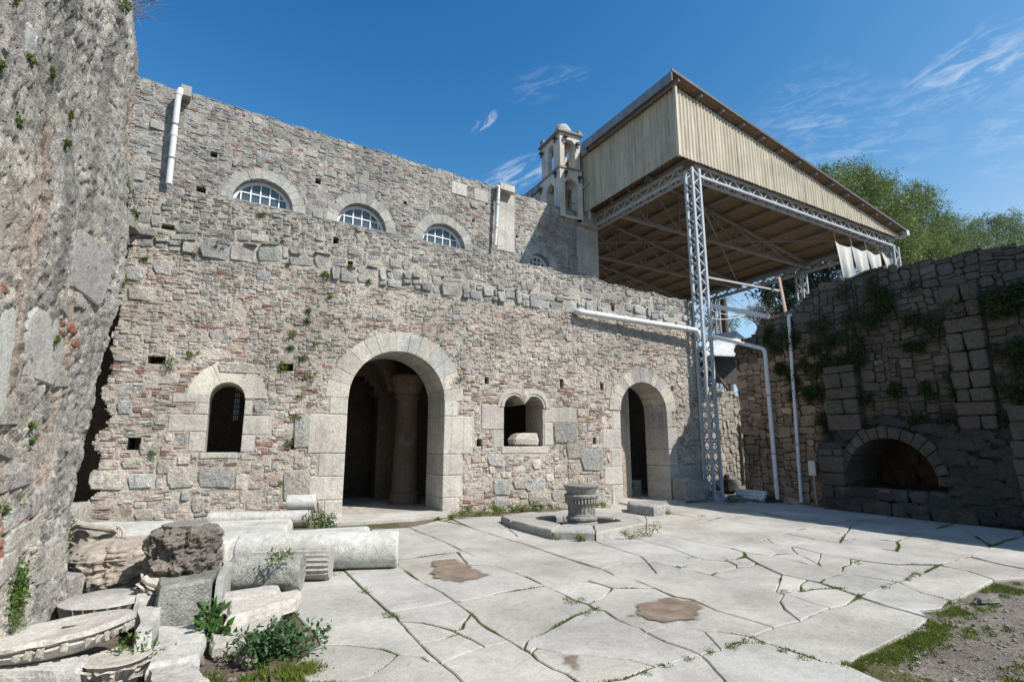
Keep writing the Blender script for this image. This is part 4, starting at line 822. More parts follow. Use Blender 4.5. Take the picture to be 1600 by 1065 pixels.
# niche: ring, soffit, sill, back; inner colours near black as painted shade
voussoirs(FR, NC, NZ, NH, NH+.27, 0, math.pi, 15, 1.0, right, M['shade'], lambda r: jit((.12, .105, .085), .03, r), ry=(NT-NZ)/NH, proud=.24, var=.05, gap=.03, seed=4)
mb = MB(); n = 24
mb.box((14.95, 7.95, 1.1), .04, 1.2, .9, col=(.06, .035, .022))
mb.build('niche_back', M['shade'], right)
r = random.Random(9)
for k in range(14):
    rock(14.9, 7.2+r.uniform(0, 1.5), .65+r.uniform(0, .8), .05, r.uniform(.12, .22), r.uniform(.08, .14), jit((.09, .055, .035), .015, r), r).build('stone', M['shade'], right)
FS = Frame((13.48, 0, 0), (0, -1, 0), (-1, 0, 0)); u = NC-NH-.28
while u < NC+NH+.3:
    w = r.uniform(.35, .75)
    for (lo, hi, pr) in ((-.05, .30, .06), (.31, .60, .0)):
        mb = MB(); pl = [(x+u+w/2, y+(lo+hi)/2) for x, y in round_poly(w-.03, hi-lo-.02, r, 'rub')]; prism(mb, FS, pl, pr, -.4, jit((.22, .12, .09) if (hi > .5 and abs(u-NC+.6) < .35) else (.10, .09, .075), .02, r), .03, .012, r); mb.build('block', M['shade'], right)
    u += w
# sloping mass of rubble over the niche, its colour darkened as shade
st = []
for k in range(330):
    u = r.uniform(NC-1.5, NC+2.6); z = r.uniform(.1, 2.5)
    cap_z = 2.25-.35*abs(u-NC+.2)**1.3*.5-(.35 if u < NC-1.1 else 0)
    if z > cap_z or niche(u, z, .34): continue
    d = .34*(1-max(0, z-1.0)/1.6); s = r.uniform(.09, .19)
    b = rock(13.84-d, -u, z, s*.5, s*1.5, s*.62, jit((.07, .064, .052), .015, r), r, rot=0, rough=.5); b.build('stone', M['shade'], right)
mb = MB(); vs = []
for i in range(40):
    for j in range(22):
        u = NC-1.6+4.3*i/39; z = -.1+2.35*j/21; d = .26*(1-max(0, z-1.0)/1.5)+.05*fbm(Vector((u*4, z*4, 3)), 3)
        if j == 21: d = -.1
        vs.append(FR.p(u, z, d))
fs = [(i*22+j, (i+1)*22+j, (i+1)*22+j+1, i*22+j+1) for i in range(39) for j in range(21) if not niche(NC-1.6+4.3*(i+.5)/39, -.1+2.35*(j+.5)/21, .25) and not (abs(NC-(NC-1.6+4.3*(i+.5)/39)) < 1.2 and j < 7)]
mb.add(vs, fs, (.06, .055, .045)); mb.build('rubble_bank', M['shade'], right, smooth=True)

# ------------------------------------------------------------------ canopy: lean-to sheet roof on lattice steel
STL = (.40, .43, .45); CO = Vector((12.02, 12.40, 0)); CU = Vector((math.cos(R(5)), math.sin(R(5)), 0)); CV = Vector((-math.sin(R(3)), math.cos(R(3)), 0))
ZB, ZT, ZF, LU, LV = 10.88, 13.60, 11.22, 14.25, 25.0
can = thing('canopy', 'huge lean-to canopy of beige corrugated sheets on grey lattice steelwork over the ruins', 'canopy', tuple(CO))
cp = lambda u, v, z: CO+CU*u+CV*v+Vector((0, 0, z))
def zroof(u): return ZT+(ZF-ZT)*u/LU
def sheet(P0, D, width, n_out, zlo, zhi, col, pitch=.17, amp=.03):
    """corrugated sheet standing on edge: P0 start, D along, zlo/zhi give its foot and head"""
    mb = MB(); k = int(width/pitch*4); pr = [0, 1, 1, 0]; vs = []
    for i in range(k+1):
        s = width*i/k; o = n_out*amp*pr[i % 4]; q = P0+D*s+o
        vs += [Vector((q.x, q.y, zlo(s))), Vector((q.x, q.y, zhi(s)))]
    mb.add(vs, [(2*i, 2*i+2, 2*i+3, 2*i+1) for i in range(k)], col); return mb
s = 0; k = 0
while s < LU-.1:
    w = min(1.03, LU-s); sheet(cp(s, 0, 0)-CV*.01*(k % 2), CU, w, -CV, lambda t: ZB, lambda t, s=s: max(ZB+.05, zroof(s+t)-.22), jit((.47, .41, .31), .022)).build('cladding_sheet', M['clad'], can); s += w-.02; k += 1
s = 0
while s < LV-.1:
    w = min(1.03, LV-s); sheet(cp(0, s, 0)-CU*.01*(k % 2), CV, w, -CU, lambda t: ZB, lambda t: ZT-.30, jit((.47, .40, .29), .022)).build('cladding_sheet', M['clad'], can); s += w-.02; k += 1
# roof sheets, seen from below, running down the slope
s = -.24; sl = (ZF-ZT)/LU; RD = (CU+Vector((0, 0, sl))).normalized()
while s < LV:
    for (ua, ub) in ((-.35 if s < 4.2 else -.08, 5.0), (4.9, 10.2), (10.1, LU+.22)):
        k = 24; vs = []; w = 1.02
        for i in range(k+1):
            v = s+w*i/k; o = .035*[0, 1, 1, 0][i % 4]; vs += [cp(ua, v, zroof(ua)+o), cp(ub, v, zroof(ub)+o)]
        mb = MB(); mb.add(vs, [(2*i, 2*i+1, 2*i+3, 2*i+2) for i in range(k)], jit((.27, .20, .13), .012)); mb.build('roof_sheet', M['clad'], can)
    s += 1.0
# trims
for (uo, va, vb) in ((-.38, -.27, 4.75), (-.10, 4.75, LV+.4)):
    mb = MB(); a = cp(uo, va, ZT-.02); b = cp(uo, vb, ZT-.02); mb.bar(a-Vector((0, 0, .10)), b-Vector((0, 0, .10)), .03, .34, col=(.22, .24, .27)); mb.build('eaves_flashing', M['clad'], can)
mb = MB(); mb.bar(cp(-.38, -.27, zroof(-.38)+.03), cp(LU+.26, -.27, zroof(LU+.26)+.03), .04, .10, col=(.10, .10, .11)); mb.build('verge_trim', M['clad'], can)
mb = MB(); mb.bar(cp(-.03, -.05, ZB-.05), cp(-.03, -.05, ZT-.22), .10, .08, up=tuple(CU), col=(.60, .53, .42)); mb.build('corner_trim', M['clad'], can)
mb = MB(); mb.bar(cp(LU+.30, -.3, ZF-.12), cp(LU+.30, LV, ZF-.12), .22, .24, col=(.52, .54, .55)); mb.build('gutter', M['steel'], can)
v = 1.0
for u in [1.1*i for i in range(14)]:
    mb = MB(); mb.bar(cp(u, -.22, zroof(u)-.08), cp(u, LV, zroof(u)-.08), .07, .12, col=(.25, .24, .23)); mb.build('purlin', M['steel'], can)
def lattice(p0, p1, w, h, nseg, up, cw=.075, bw=.04, col=STL, side=None):
    p0 = Vector(p0); p1 = Vector(p1); d = (p1-p0).normalized(); u = Vector(up).normalized(); x = d.cross(u).normalized(); u = x.cross(d).normalized()
    cor = [(-1, -1), (1, -1), (1, 1), (-1, 1)]
    off = lambda c: x*c[0]*w/2+u*c[1]*h/2
    for c in cor:
        mb = MB(); mb.bar(p0+off(c), p1+off(c), cw, cw, up=tuple(u), col=jit(col, .015)); mb.build('chord', M['steel'], can)
    L = (p1-p0).length
    for f in range(4):
        c0, c1 = cor[f], cor[(f+1) % 4]
        for k in range(nseg):
            a = p0+d*L*k/nseg; b = p0+d*L*(k+1)/nseg
            if k % 2: ca, cb = c0, c1
            else: ca, cb = c1, c0
            mb = MB(); mb.bar(a+off(ca), b+off(cb), bw, bw, up=tuple(u), col=jit(col, .015)); mb.build('brace', M['steel'], can)
colb = Vector((12.72, 12.52, 0)); lattice(colb, colb+Vector((.04, .08, 10.62)), .31, .31, 34, (1, 0, 0), cw=.08, bw=.034)
mb = MB(); mb.box(colb+Vector((0, 0, .03)), .3, .3, .03, col=STL); mb.build('base_plate', M['steel'], can)
ct = lambda u, v: cp(u, v, 10.70)
lattice(ct(.95, .32), ct(LU, .32), .30, .36, 40, (0, 0, 1), cw=.075, bw=.034)
lattice(ct(.80, .45), ct(.80, 13.0), .30, .36, 40, (0, 0, 1), cw=.08, bw=.04)
lattice(ct(LU-.1, .5), ct(LU-.1, LV), .26, .36, 60, (0, 0, 1), cw=.08, bw=.04, col=(.36, .38, .40))
for v in (.3, 4.75): # far posts
    lattice(cp(LU-.1, v, 0), cp(LU-.1, v, 10.5), .36, .36, 26, (1, 0, 0), cw=.08, bw=.04)
lattice(cp(LU-.1, 10.5, 0), cp(LU-.1, 10.5, 10.5), .36, .36, 20, (1, 0, 0), cw=.08, bw=.04, col=(.3, .31, .32))
# inner trusses across the roof
for v in (4.4, 8.7, 12.9, 17.2, 21.5):
    dk = (.27, .26, .25)
    mb = MB(); mb.bar(cp(.8, v, 10.75), cp(LU, v, 10.75), .12, .12, col=dk); mb.build('tie_beam', M['steel'], can)
    mb = MB(); mb.bar(cp(.2, v, zroof(.2)-.22), cp(LU, v, zroof(LU)-.22), .12, .12, col=dk); mb.build('rafter', M['steel'], can)
    us = [.8+i*1.95 for i in range(8)]
    for i, u in enumerate(us):
        if zroof(u)-.25 > 10.9: mb = MB(); mb.bar(cp(u, v, 10.75), cp(u, v, zroof(u)-.22), .07, .07, col=dk); mb.build('brace', M['steel'], can)
        if i < 7: mb = MB(); mb.bar(cp(u, v, zroof(u)-.22), cp(us[i+1], v, 10.75), .07, .07, col=dk); mb.build('brace', M['steel'], can)
mb = MB(); mb.bar(cp(.8, .5, 10.95), cp(LU, 8.7, 10.95), .06, .06, col=(.25, .24, .23)); mb.build('wind_brace', M['steel'], can)
mb = MB(); mb.bar(cp(.8, 8.7, 10.95), cp(LU, .5, 10.95), .06, .06, col=(.25, .24, .23)); mb.build('wind_brace', M['steel'], can)
# posts by the bell tower
mb = MB(); mb.bar(cp(.05, 4.9, 10.5), cp(.05, 4.9, 13.6), .08, .08, col=STL); mb.build('post', M['steel'], can)
mb = MB(); mb.bar(cp(-.1, 5.2, 11.9), cp(-.1, 4.7, 12.0), .05, .05, col=STL); mb.build('bracket', M['steel'], can)

# canvas strips hung under the far truss
for k, (pa, pb, pc, pd, lab) in enumerate([((1305, 376), (1330, 385), (1334, 434), (1326, 436), 'white canvas strip under the canopy, longest and leftmost of the four'),
                              ((1331, 383), (1353, 391), (1356, 429), (1348, 431), 'white canvas strip under the canopy, second from the left of the four'),
                              ((1354, 389), (1374, 397), (1376, 424), (1368, 427), 'white canvas strip under the canopy, third from the left of the four'),
                              ((1377, 393), (1393, 403), (1395, 418), (1388, 421), 'white canvas strip under the canopy, smallest and rightmost of the four')]):
    Y = 13.9-.12*(3-k); A, B, C_, D_ = [at(*p, 1, Y) for p in (pa, pb, pc, pd)]; mb = MB(); n, m = 10, 14; vs = []
    for i in range(n+1):
        for j in range(m+1):
            s, t = i/n, j/m; top = A.lerp(B, s)-Vector((0, 0, .12*math.sin(math.pi*s))); bot = D_.lerp(C_, s)+Vector((0, 0, -.6)); q = top.lerp(bot, t); q.y += .09*math.sin(s*9+t*2+k)*(.3+t); vs.append(q)
    mb.add(vs, [(i*(m+1)+j, (i+1)*(m+1)+j, (i+1)*(m+1)+j+1, i*(m+1)+j+1) for i in range(n) for j in range(m)], (.7, .7, .66))
    t = thing('canvas_strip', lab, 'canvas', (A.x, A.y, D_.z-.6), 'canvas strips hung under the canopy'); mb.build('cloth', M['cloth'], t, smooth=True)
    for (P_, c) in ((A, 'a'), (B, 'b')):
        mb = MB(); mb.tube([P_, P_+Vector((-.1, 0, .75))], .015, 5, col=(.25, .18, .14)); mb.build('cord', M['wood'], t)

# ------------------------------------------------------------------ bell tower on the upper wall
TX0, TX1, TY0, TY1 = 10.56, 11.62, 17.46, 19.1
tower = thing('bell_tower', 'small cream two-storey bell tower with arched openings and a broken dome, above the grey wall', 'bell tower', ((TX0+TX1)/2, (TY0+TY1)/2, 10.6))
PL = (.62, .575, .50)
def storey(x0, x1, y0, y1, z0, z1, ow, oz0, ozs, name):
    """four walls each with an arched opening"""
    for (o, U, N, L_) in (((x0, y0, 0), (1, 0, 0), (0, -1, 0), x1-x0), ((x0, y1, 0), (0, -1, 0), (-1, 0, 0), y1-y0), ((x1, y0, 0), (0, 1, 0), (1, 0, 0), y1-y0), ((x1, y1, 0), (-1, 0, 0), (0, 1, 0), x1-x0)):
        fr = Frame(o, U, N); c = L_/2; w = ow*(1 if L_ < 1.5 else 1.0)
        core(fr, 0, L_, z0, z1, .05, lambda u, v: not in_arch(u, v, c, w, oz0, ozs), .22, tower, M['plaster'], PL, name=name, amp=.006, recess=0)
storey(TX0, TX1, TY0, TY1, 10.5, 12.6, .33, 10.6, 11.85, 'lower_storey')
storey(TX0+.06, TX1-.06, TY0+.06, TY1-.06, 12.65, 14.2, .26, 12.72, 13.70, 'upper_storey')
mb = MB(); mb.box(((TX0+TX1)/2, (TY0+TY1)/2, 12.62), (TX1-TX0)/2+.05, (TY1-TY0)/2+.05, .035, col=(.30, .28, .25)); mb.build('string_course', M['plaster'], tower)
mb = MB(); mb.box(((TX0+TX1)/2, (TY0+TY1)/2, 14.24), (TX1-TX0)/2+.06, (TY1-TY0)/2+.06, .04, col=(.26, .24, .22)); mb.build('cornice', M['plaster'], tower)
cx, cy = (TX0+TX1)/2, (TY0+TY1)/2
mb = MB(); mb.box((cx, cy-.15, 14.36), .42, .5, .09, col=PL); mb.build('attic_step', M['plaster'], tower)
mb = MB(); pr = [(.0, .42), (.08, .42), (.08, .36), (.24, .34), (.34, .29), (.48, .20), (.54, .08), (.56, .02)]
mb.tube([(cx, cy-.25, 14.40+z*.95) for z, _ in pr], [q for _, q in pr], 16, col=(.46, .43, .39)); mb.build('dome', M['plaster'], tower, smooth=True)
r = random.Random(5)
for (dx, dy) in ((-.5, -.7), (.5, -.7), (.5, .6), (-.5, .6), (.62, -.3)): rock(cx+dx, cy+dy, 14.38, .10, .12, .13, (.30, .28, .25), r).build('broken_finial', M['plaster'], tower)
for (x, y, z) in [(TX0-.05, TY0+.3, 14.0), (TX0-.05, TY1-.2, 13.9), (TX0+.3, TY0-.03, 14.02), (TX1-.2, TY0-.03, 13.8), (TX0-.05, TY0+.3, 12.45), (TX0+.25, TY0-.05, 12.4), (TX1-.15, TY0-.05, 12.3), (TX0-.05, TY1-.1, 12.3)]:
    mb = MB(); mb.box((x, y, z), .07, .07, .05, col=(.08, .07, .06)); mb.box((x, y, z-.12), .03, .03, .09, col=(.14, .12, .1)); mb.build('beam_end', M['wood'], tower)
mb = MB(); mb.bar((TX0+.3, TY0-.3, 10.95), (TX1-.3, TY0+.1, 11.2), .04, .04, col=(.2, .19, .18)); mb.build('iron_bar', M['steel'], tower)

# ------------------------------------------------------------------ drain pipes
def pipe(pts, r, label, name='drain_pipe', couplings=(), col=(.62, .62, .62), mat='pvc', group=None):
    t = thing(name, label, 'pipe', tuple(pts[-1]), group)
    mb = MB(); mb.tube(pts, r, 14, col); mb.build('pipe_run', M[mat], t, smooth=True)
    for (i, f) in couplings:
        if i < 0: i = len(pts)-2
        a, b = Vector(pts[i]), Vector(pts[i+1]); q = a.lerp(b, f); d = (b-a).normalized(); mb = MB(); mb.tube([q-d*.05, q+d*.05], r*1.14, 14, col); mb.build('collar', M[mat], t)
    # fixing bands
    L_ = (Vector(pts[-1])-Vector(pts[-2])).length
    for f in ([.3, .7] if L_ > 2 else []):
        q = Vector(pts[-2]).lerp(Vector(pts[-1]), f); dd = (Vector(pts[-1])-Vector(pts[-2])).normalized(); mb = MB(); mb.tube([q-dd*.012, q+dd*.012], r*1.22, 14, (.16, .16, .17)); mb.build('fixing_band', M['steel'], t)
    return t
def bent(P, rad=.12):
    P = [Vector(p) for p in P]; out = [P[0]]
    for a, b, c in zip(P, P[1:], P[2:]):
        u = (a-b).normalized(); v = (c-b).normalized(); k = min(rad, (a-b).length*.4, (c-b).length*.4)
        for t in (0, .25, .5, .75, 1): out.append((b+u*k).lerp(b, t).lerp(b.lerp(b+v*k, t), t))
    out.append(P[-1]); return out
def up_pt(px, py, d): u, z = UW(px, py); return FU.p(u, z, d)
a = up_pt(281, 149, .30); b = up_pt(262, 292, .22); b.x, b.y = (FU.p(UW(263, 292)[0], b.z, .22)).x, (FU.p(UW(263, 292)[0], b.z, .22)).y
pipe(bent([up_pt(284, 150, .05), a, Vector((a.x-.03, a.y, a.z-.25)), b], .06), .075, 'thick white downpipe on the upper wall, upper left, next to the tall rough wall', couplings=((5, .5), (-1, .42)))
mb = MB(); q = up_pt(290, 151, .1); mb.box(q, .12, .22, .14, (FU.U, FU.N, FU.V), (.42, .40, .36)); single('stone_spout', mb, M['cut'], 'short stone water spout sticking out at the head of the upper left downpipe', 'spout')
a = up_pt(774, 294, .25); b = up_pt(769, 386, .2)
pipe(bent([up_pt(770, 294, .02), a, b], .08), .055, 'slimmer white downpipe on the upper wall beside the grey stone blocks, near the bell tower', couplings=((-1, .2), (-1, .6)))
mb = MB(); q = up_pt(786, 298, .12); mb.box(q, .32, .2, .12, (FU.U, FU.N, FU.V), (.50, .47, .42)); single('stone_spout', mb, M['cut'], 'pale projecting stone block at the wall top beside the slimmer downpipe', 'spout')
g0 = at(905, 487, 1, 12.62); g1 = at(1088, 516, 1, 12.5)
pipe(bent([Vector((g0.x, 12.85, g0.z+.05)), g0, g1, g1+Vector((.12, 0, -.22))], .08), .085, 'white gutter pipe running slightly downhill along the lower wall to the steel post', couplings=((5, .12), (5, .36), (5, .93)), name='gutter_pipe')
p0 = at(1106, 524, 1, 12.5); p1 = at(1195, 545, 0, 13.62); p2 = Vector((p1.x-.02, p1.y, .1))
pipe(bent([p0, p1, p2], .12), .058, 'long grey downpipe on the shaded wall, fed by the thin pipe from the steel post', couplings=((-1, .25), (-1, .5), (-1, .72), (-1, .92)), col=(.42, .43, .45))
q1 = at(1232, 492, 0, 13.68); q2 = Vector((13.66, at(1250, 762, 0, 13.66).y, .08)); q0 = at(1244, 493, 0, 13.9)
pipe(bent([q0, q1, q2], .08), .045, 'thin dark grey elbow-topped pipe on the shaded wall, right of the wider downpipe', couplings=((-1, .55),), col=(.30, .31, .33))
# silver beam, thin rail and rusty post between canopy and shaded wall
t = thing('steel_frame', 'light steel beam and rusty post between the canopy post and the shaded wall', 'frame', (13.3, 12.4, 5.4))
mb = MB(); mb.bar(at(1104, 476, 1, 12.5), at(1202, 495, 0, 13.7), .10, .13, col=(.55, .56, .57)); mb.build('beam', M['steel'], t)
mb = MB(); mb.bar(at(1104, 433, 1, 12.6), at(1217, 454, 1, 12.2), .05, .06, col=(.42, .40, .38)); mb.build('rail', M['steel'], t)
mb = MB(); mb.tube([at(1217, 434, 1, 12.2), at(1228, 492, 0, 13.8)], .05, 8, col=(.38, .26, .20)); mb.build('post', M['steel'], t)
mb = MB(); mb.bar(at(1200, 496, 0, 13.75), at(1228, 492, 0, 13.85), .05, .09, col=(.30, .16, .11)); mb.build('rusty_angle', M['steel'], t)
for k, (ya, yb, sag, lab) in enumerate(((482, 487, .16, 'upper of the two slack white cables beside the steel post'), (496, 488, .13, 'lower of the two slack white cables beside the steel post'))):
    a = at(1106, ya, 1, 12.6); b = at(1172, yb, 1, 12.6); mb = MB(); mb.tube([a.lerp(b, i/14)-Vector((0, 0, 4*sag*(i/14)*(1-i/14))) for i in range(15)], .012, 6, (.6, .6, .58)); single('cable', mb, M['pvc'], lab, 'cable', 'slack cables by the steel post')
# small enamel plate
mb = MB(); q = at(1269, 731, 0, 13.6); mb.box(q, .015, .10, .19, col=(.55, .55, .52)); mb.box(q+Vector((.05, 0, -.45)), .02, .02, .5, col=(.35, .3, .26)); single('sign_plate', mb, M['steel'], 'small blank pale plate on a short stake at the foot of the shaded wall', 'sign')

# ------------------------------------------------------------------ alley behind the steel post
al = thing('rubble_wall', 'dim rubble wall with a dark doorway at the end of the alley behind the steel post', 'wall', (16, 17, 0))
FA = Frame((0, 16.8, 0), (1, 0, 0), (0, -1, 0))
adoor = at(1163, 700, 1, 16.8)
def m_al(u, v): return v < 4.15+.25*noise.noise(Vector((u*1.1, 0, 5)))-.35*max(0, u-17.2) and not (adoor.x-.22 < u < adoor.x+.8 and v < 2.35)
core(FA, 13.6, 21, -.1, 4.8, .1, m_al, .6, al, M['shade'], (.27, .24, .20), amp=.03, recess=-.02)
lay(FA, pack(13.6, 21, -.1, 4.8, .10, .085, lambda u, v: m_al(u, v), lambda u, v, r: (r.randint(2, 5), r.randint(1, 4), 'rub'), 5), al, M['rubble'], lambda k, u, v, r: jit((.40, .36, .30), .03, r), .025, .05, .05, 3, maxparts=200)
mb = MB(); mb.box((adoor.x-.22, 16.72, 1.17), .05, .06, 1.2, col=(.20, .17, .14)); mb.box((adoor.x+.3, 16.72, 2.36), .6, .06, .06, col=(.20, .17, .14)); mb.build('door_frame', M['wood'], al)
mb = MB(); mb.box((adoor.x+.3, 17.6, 1.2), .9, .05, 1.4, col=(.03, .03, .03)); mb.build('doorway_panel', M['wood'], al)  # near-black panel set behind the doorway opening
# gap between wall end and alley
mb = MB(); t = thing('shed_roof', 'pale grey sheeted lean-to roof with dark timbers over the alley behind the steel post', 'shed', (15.5, 16, 4.6))
A = at(1104, 553, 1, 15.2); B = at(1153, 555, 1, 15.2); C_ = at(1150, 517, 1, 17.4); D_ = at(1104, 523, 1, 17.4); E_ = at(1180, 541, 1, 16.6)
vs = [A, B, E_, C_, D_]; dn = Vector((0, 0, -.05)); mb.add(vs+[v+dn for v in vs], [(0, 1, 2, 3, 4), (9, 8, 7, 6, 5), (0, 5, 6, 1), (1, 6, 7, 2), (2, 7, 8, 3), (3, 8, 9, 4)], (.50, .52, .54)); mb.build('roof_sheet', M['clad'], t)
for k in range(3):
    mb = MB(); x = 14.4+1.0*k; mb.bar((x-.9, 15.3, A.z-.22), (x+1.6, 16.6, A.z-.55-.25*k), .09, .12, col=(.10, .08, .07)); mb.build('beam', M['wood'], t)
mb = MB(); mb.box((17.3, 16.9, 4.9), 3.4, .06, .75, col=(.06, .055, .05)); mb.build('back_board', M['wood'], t)
for k, (px, py, w, lab) in enumerate([(1203, 770, .38, 'low dark rock with weeds in front of the thin pipes'), (1222, 778, .45, 'flat dark rock lying at the edge of the paving below the pipes')]):
    q = G(px, py); q.x = min(q.x, 13.2-.25*k); mb = rock(q.x, q.y, .06, w, w*.5, .10, (.17, .16, .14), random.Random(k)); single('rock', mb, M['shade'], lab, 'rock')
t = thing('bag', 'crumpled black sack lying in the shade behind the steel post', 'bag', tuple(G(1137, 768)))
q = G(1137, 768); b = rock(q.x, q.y, .20, .36, .26, .24, (.02, .02, .02), random.Random(3), rough=.4); b.build('sack', M['black'], t); b = rock(q.x, q.y, .48, .08, .08, .12, (.02, .02, .02), random.Random(4), rough=.4); b.build('knot', M['black'], t)
for k in range(3):
    a = Vector((13.5-.04*k, 12.35, .20-.09*k+.05)); b = Vector((13.52-.04*k, 11.35, .20-.09*k+.05)); mb = MB(); mb.tube([a, b], .055, 10, (.30, .31, .32)); single('loose_pipe', mb, M['pvc'], ['top', 'middle', 'bottom'][k]+' one of three short grey pipes stacked at the corner of the shaded wall', 'pipe', 'short pipes stacked at the corner')
# ------------------------------------------------------------------ well head on its octagonal kerb
WC = Vector((6.16, 9.55, 0))
well = thing('well_kerb', 'low octagonal kerb of worn marble blocks around the carved well head', 'well kerb', tuple(WC))
outer = [G(797, 824), G(863, 842), G(931, 845), G(1010, 828), Vector((7.75, 9.95, 0)), Vector((7.1, 10.95, 0)), Vector((5.9, 11.2, 0)), Vector((5.0, 10.9, 0))]
outer = [outer[0]*1.0, outer[1], outer[2], outer[3], outer[4], outer[5], outer[6], outer[7]]
zk = .135
inner_ = [Vector((5.42, 10.0, 0)), Vector((5.50, 9.25, 0)), Vector((5.95, 8.90, 0)), Vector((6.75, 9.05, 0)), Vector((6.95, 9.6, 0)), Vector((6.75, 10.15, 0)), Vector((6.2, 10.35, 0)), Vector((5.6, 10.3, 0))]
r = random.Random(6)
for i in range(8):
    j = (i+1) % 8; A, B, C_, D_ = outer[i], outer[j], inner_[j], inner_[i]; P = []
    cen = (A+B+C_+D_)/4
    for (a, b) in ((A, B), (B, C_), (C_, D_), (D_, A)):
        for k in range(4):
            q = a.lerp(b, k/4); q = q+(cen-q)*.015; P.append((q.x+r.uniform(-.014, .014), q.y+r.uniform(-.014, .014)))
    n = len(P); dz = r.uniform(-.02, .01); B2 = inset_poly(P, .02); vs = [(x, y, -.35) for x, y in P]+[(x, y, zk+dz-.03+r.uniform(-.008, .008)) for x, y in P]+[(x, y, zk+dz+r.uniform(-.004, .004)) for x, y in B2]+[(cen.x, cen.y, zk+dz)]
    fs = []
    for k in range(n): l = (k+1) % n; fs += [(k, l, n+l, n+k), (n+k, n+l, 2*n+l, 2*n+k), (2*n+k, 2*n+l, 3*n)]
    mb = MB(); mb.add(vs, fs, jit((.36, .345, .31), .03, r)); mb.build('kerb_stone', M['marble'], well)
mb = MB(); mb.tube([(6.2, 9.62, .003), (6.2, 9.62, .006)], .78, 16, (.08, .07, .06)); mb.build('pit_floor', M['earth'], well)
wh = thing('well_head', 'dark carved marble well head shaped like a capital, standing inside the octagonal kerb', 'well head', (6.16, 9.58, 0))
prof = [(-.3, .36), (.04, .36), (.10, .345), (.13, .31), (.16, .345), (.20, .345), (.23, .30), (.27, .30), (.44, .315), (.56, .33), (.60, .375), (.635, .385), (.655, .36), (.66, .30), (.70, .325), (.78, .365), (.80, .385), (.83, .39), (.838, .37), (.84, .02)]
def lathe(c, prof, n, col, flute=None, rough=.0, seed=1, tilt=None, egg=None):
    mb = MB(); vs = []; fs = []; Mx = tilt or Matrix.Identity(3)
    for (z, r_) in prof:
        for k in range(n):
            a = 2*math.pi*k/n; rr = r_
            if flute and flute[0] <= z <= flute[1]: rr *= 1-flute[2]*abs(math.sin(a*flute[3]/2))
            if rough: d = Vector((math.cos(a), math.sin(a), z*1.5)); rr *= 1+rough*fbm(d*2.5+Vector((seed, 0, 0)), 3)
            vs.append(Vector(c)+Mx@Vector((rr*math.cos(a), rr*math.sin(a), z)))
    for j in range(len(prof)-1):
        for k in range(n): a = j*n+k; b = j*n+(k+1) % n; fs.append((a, b, b+n, a+n))
    fs.append(tuple((len(prof)-1)*n+k for k in range(n))); return mb.add(vs, fs, col)
prof = [(z*.97, q*.90) for z, q in prof]
fine = []
for a, b in zip(prof, prof[1:]):
    for k in range(3): fine.append((a[0]+(b[0]-a[0])*k/3, a[1]+(b[1]-a[1])*k/3))
fine.append(prof[-1])
cW = Vector((6.16, 9.58, 0))
lathe(cW, [p for p in fine if p[0] < .60], 64, (.30, .29, .26), flute=(.26, .545, .07, 44), rough=.03).build('shaft', M['dark_marble'], wh, smooth=True)
lathe(cW, [p for p in fine if p[0] >= .58], 48, (.33, .32, .29), rough=.035, seed=4).build('basin', M['dark_marble'], wh, smooth=True)
eg = MB()
for k in range(30):
    a = 2*math.pi*k/30; e = rock(cW.x+.312*math.cos(a), cW.y+.312*math.sin(a), .51, .02, .02, .05, (.33, .32, .28), random.Random(k), rough=.05, rot=a); eg.add(e.v, e.f, (.36, .35, .31))
eg.build('egg_band', M['marble'], wh)

# ------------------------------------------------------------------ loose blocks
def cut_block(poly, z0, z1, col, name, label, mat='dark_marble', taper=.06, seed=1, rough=.02, cat='stone block', group=None):
    r = random.Random(seed); P = []
    for a, b in zip(poly, poly[1:]+poly[:1]):
        for k in range(5): t = k/5; P.append((a[0]+(b[0]-a[0])*t+r.uniform(-rough, rough), a[1]+(b[1]-a[1])*t+r.uniform(-rough, rough)))
    n = len(P); cx = sum(p[0] for p in P)/n; cy = sum(p[1] for p in P)/n; lay_ = [(z0, 1, 0), (z0+(z1-z0)*.35, 1.0, 1), (z0+(z1-z0)*.7, 1-.3*taper, 1), (z1-.025, 1-taper*.7, 1), (z1, 1-taper-.04, .5)]; vs = []
    for (z, k, w) in lay_:
        for (x, y) in P: d = w*rough*2.0*noise.noise(Vector((x*9, y*9, z*9+seed))); vs.append((cx+(x-cx)*(k+d), cy+(y-cy)*(k+d), z+w*r.uniform(-.5, .5)*rough*.8))
    vs.append((cx, cy, z1+rough*.2)); fs = []
    for j in range(4):
        for k in range(n): l = (k+1) % n; fs.append((j*n+k, j*n+l, (j+1)*n+l, (j+1)*n+k))
    for k in range(n): fs.append((4*n+k, 4*n+(k+1) % n, 5*n))
    mb = MB(); mb.add(vs, fs, col); return single(name, mb, M[mat], label, cat, group)
xy = lambda px, py, z=0: tuple(G(px, py, z))[:2]
cut_block([xy(983, 801), xy(1021, 807), xy(1047, 803), (9.75, 11.15), (8.75, 11.55)], 0, .22, (.36, .35, .32), 'stone_block', 'flat grey stone block lying on the paving in front of the smaller doorway', seed=3)
t = thing('moulded_block', 'grey moulded stone block with an overhanging lip at the foot of the steel post', 'stone block', (11.8, 12.35, 0))
fr = Frame((0, 12.18, 0), (1, 0, 0), (0, -1, 0)); x0 = 11.32
pl = [(x0, .02), (x0+.72, .0), (x0+.74, .30), (x0+.92, .34), (x0+.95, .52), (x0+.30, .62), (x0+.12, .70), (x0-.02, .66), (x0-.04, .3)]
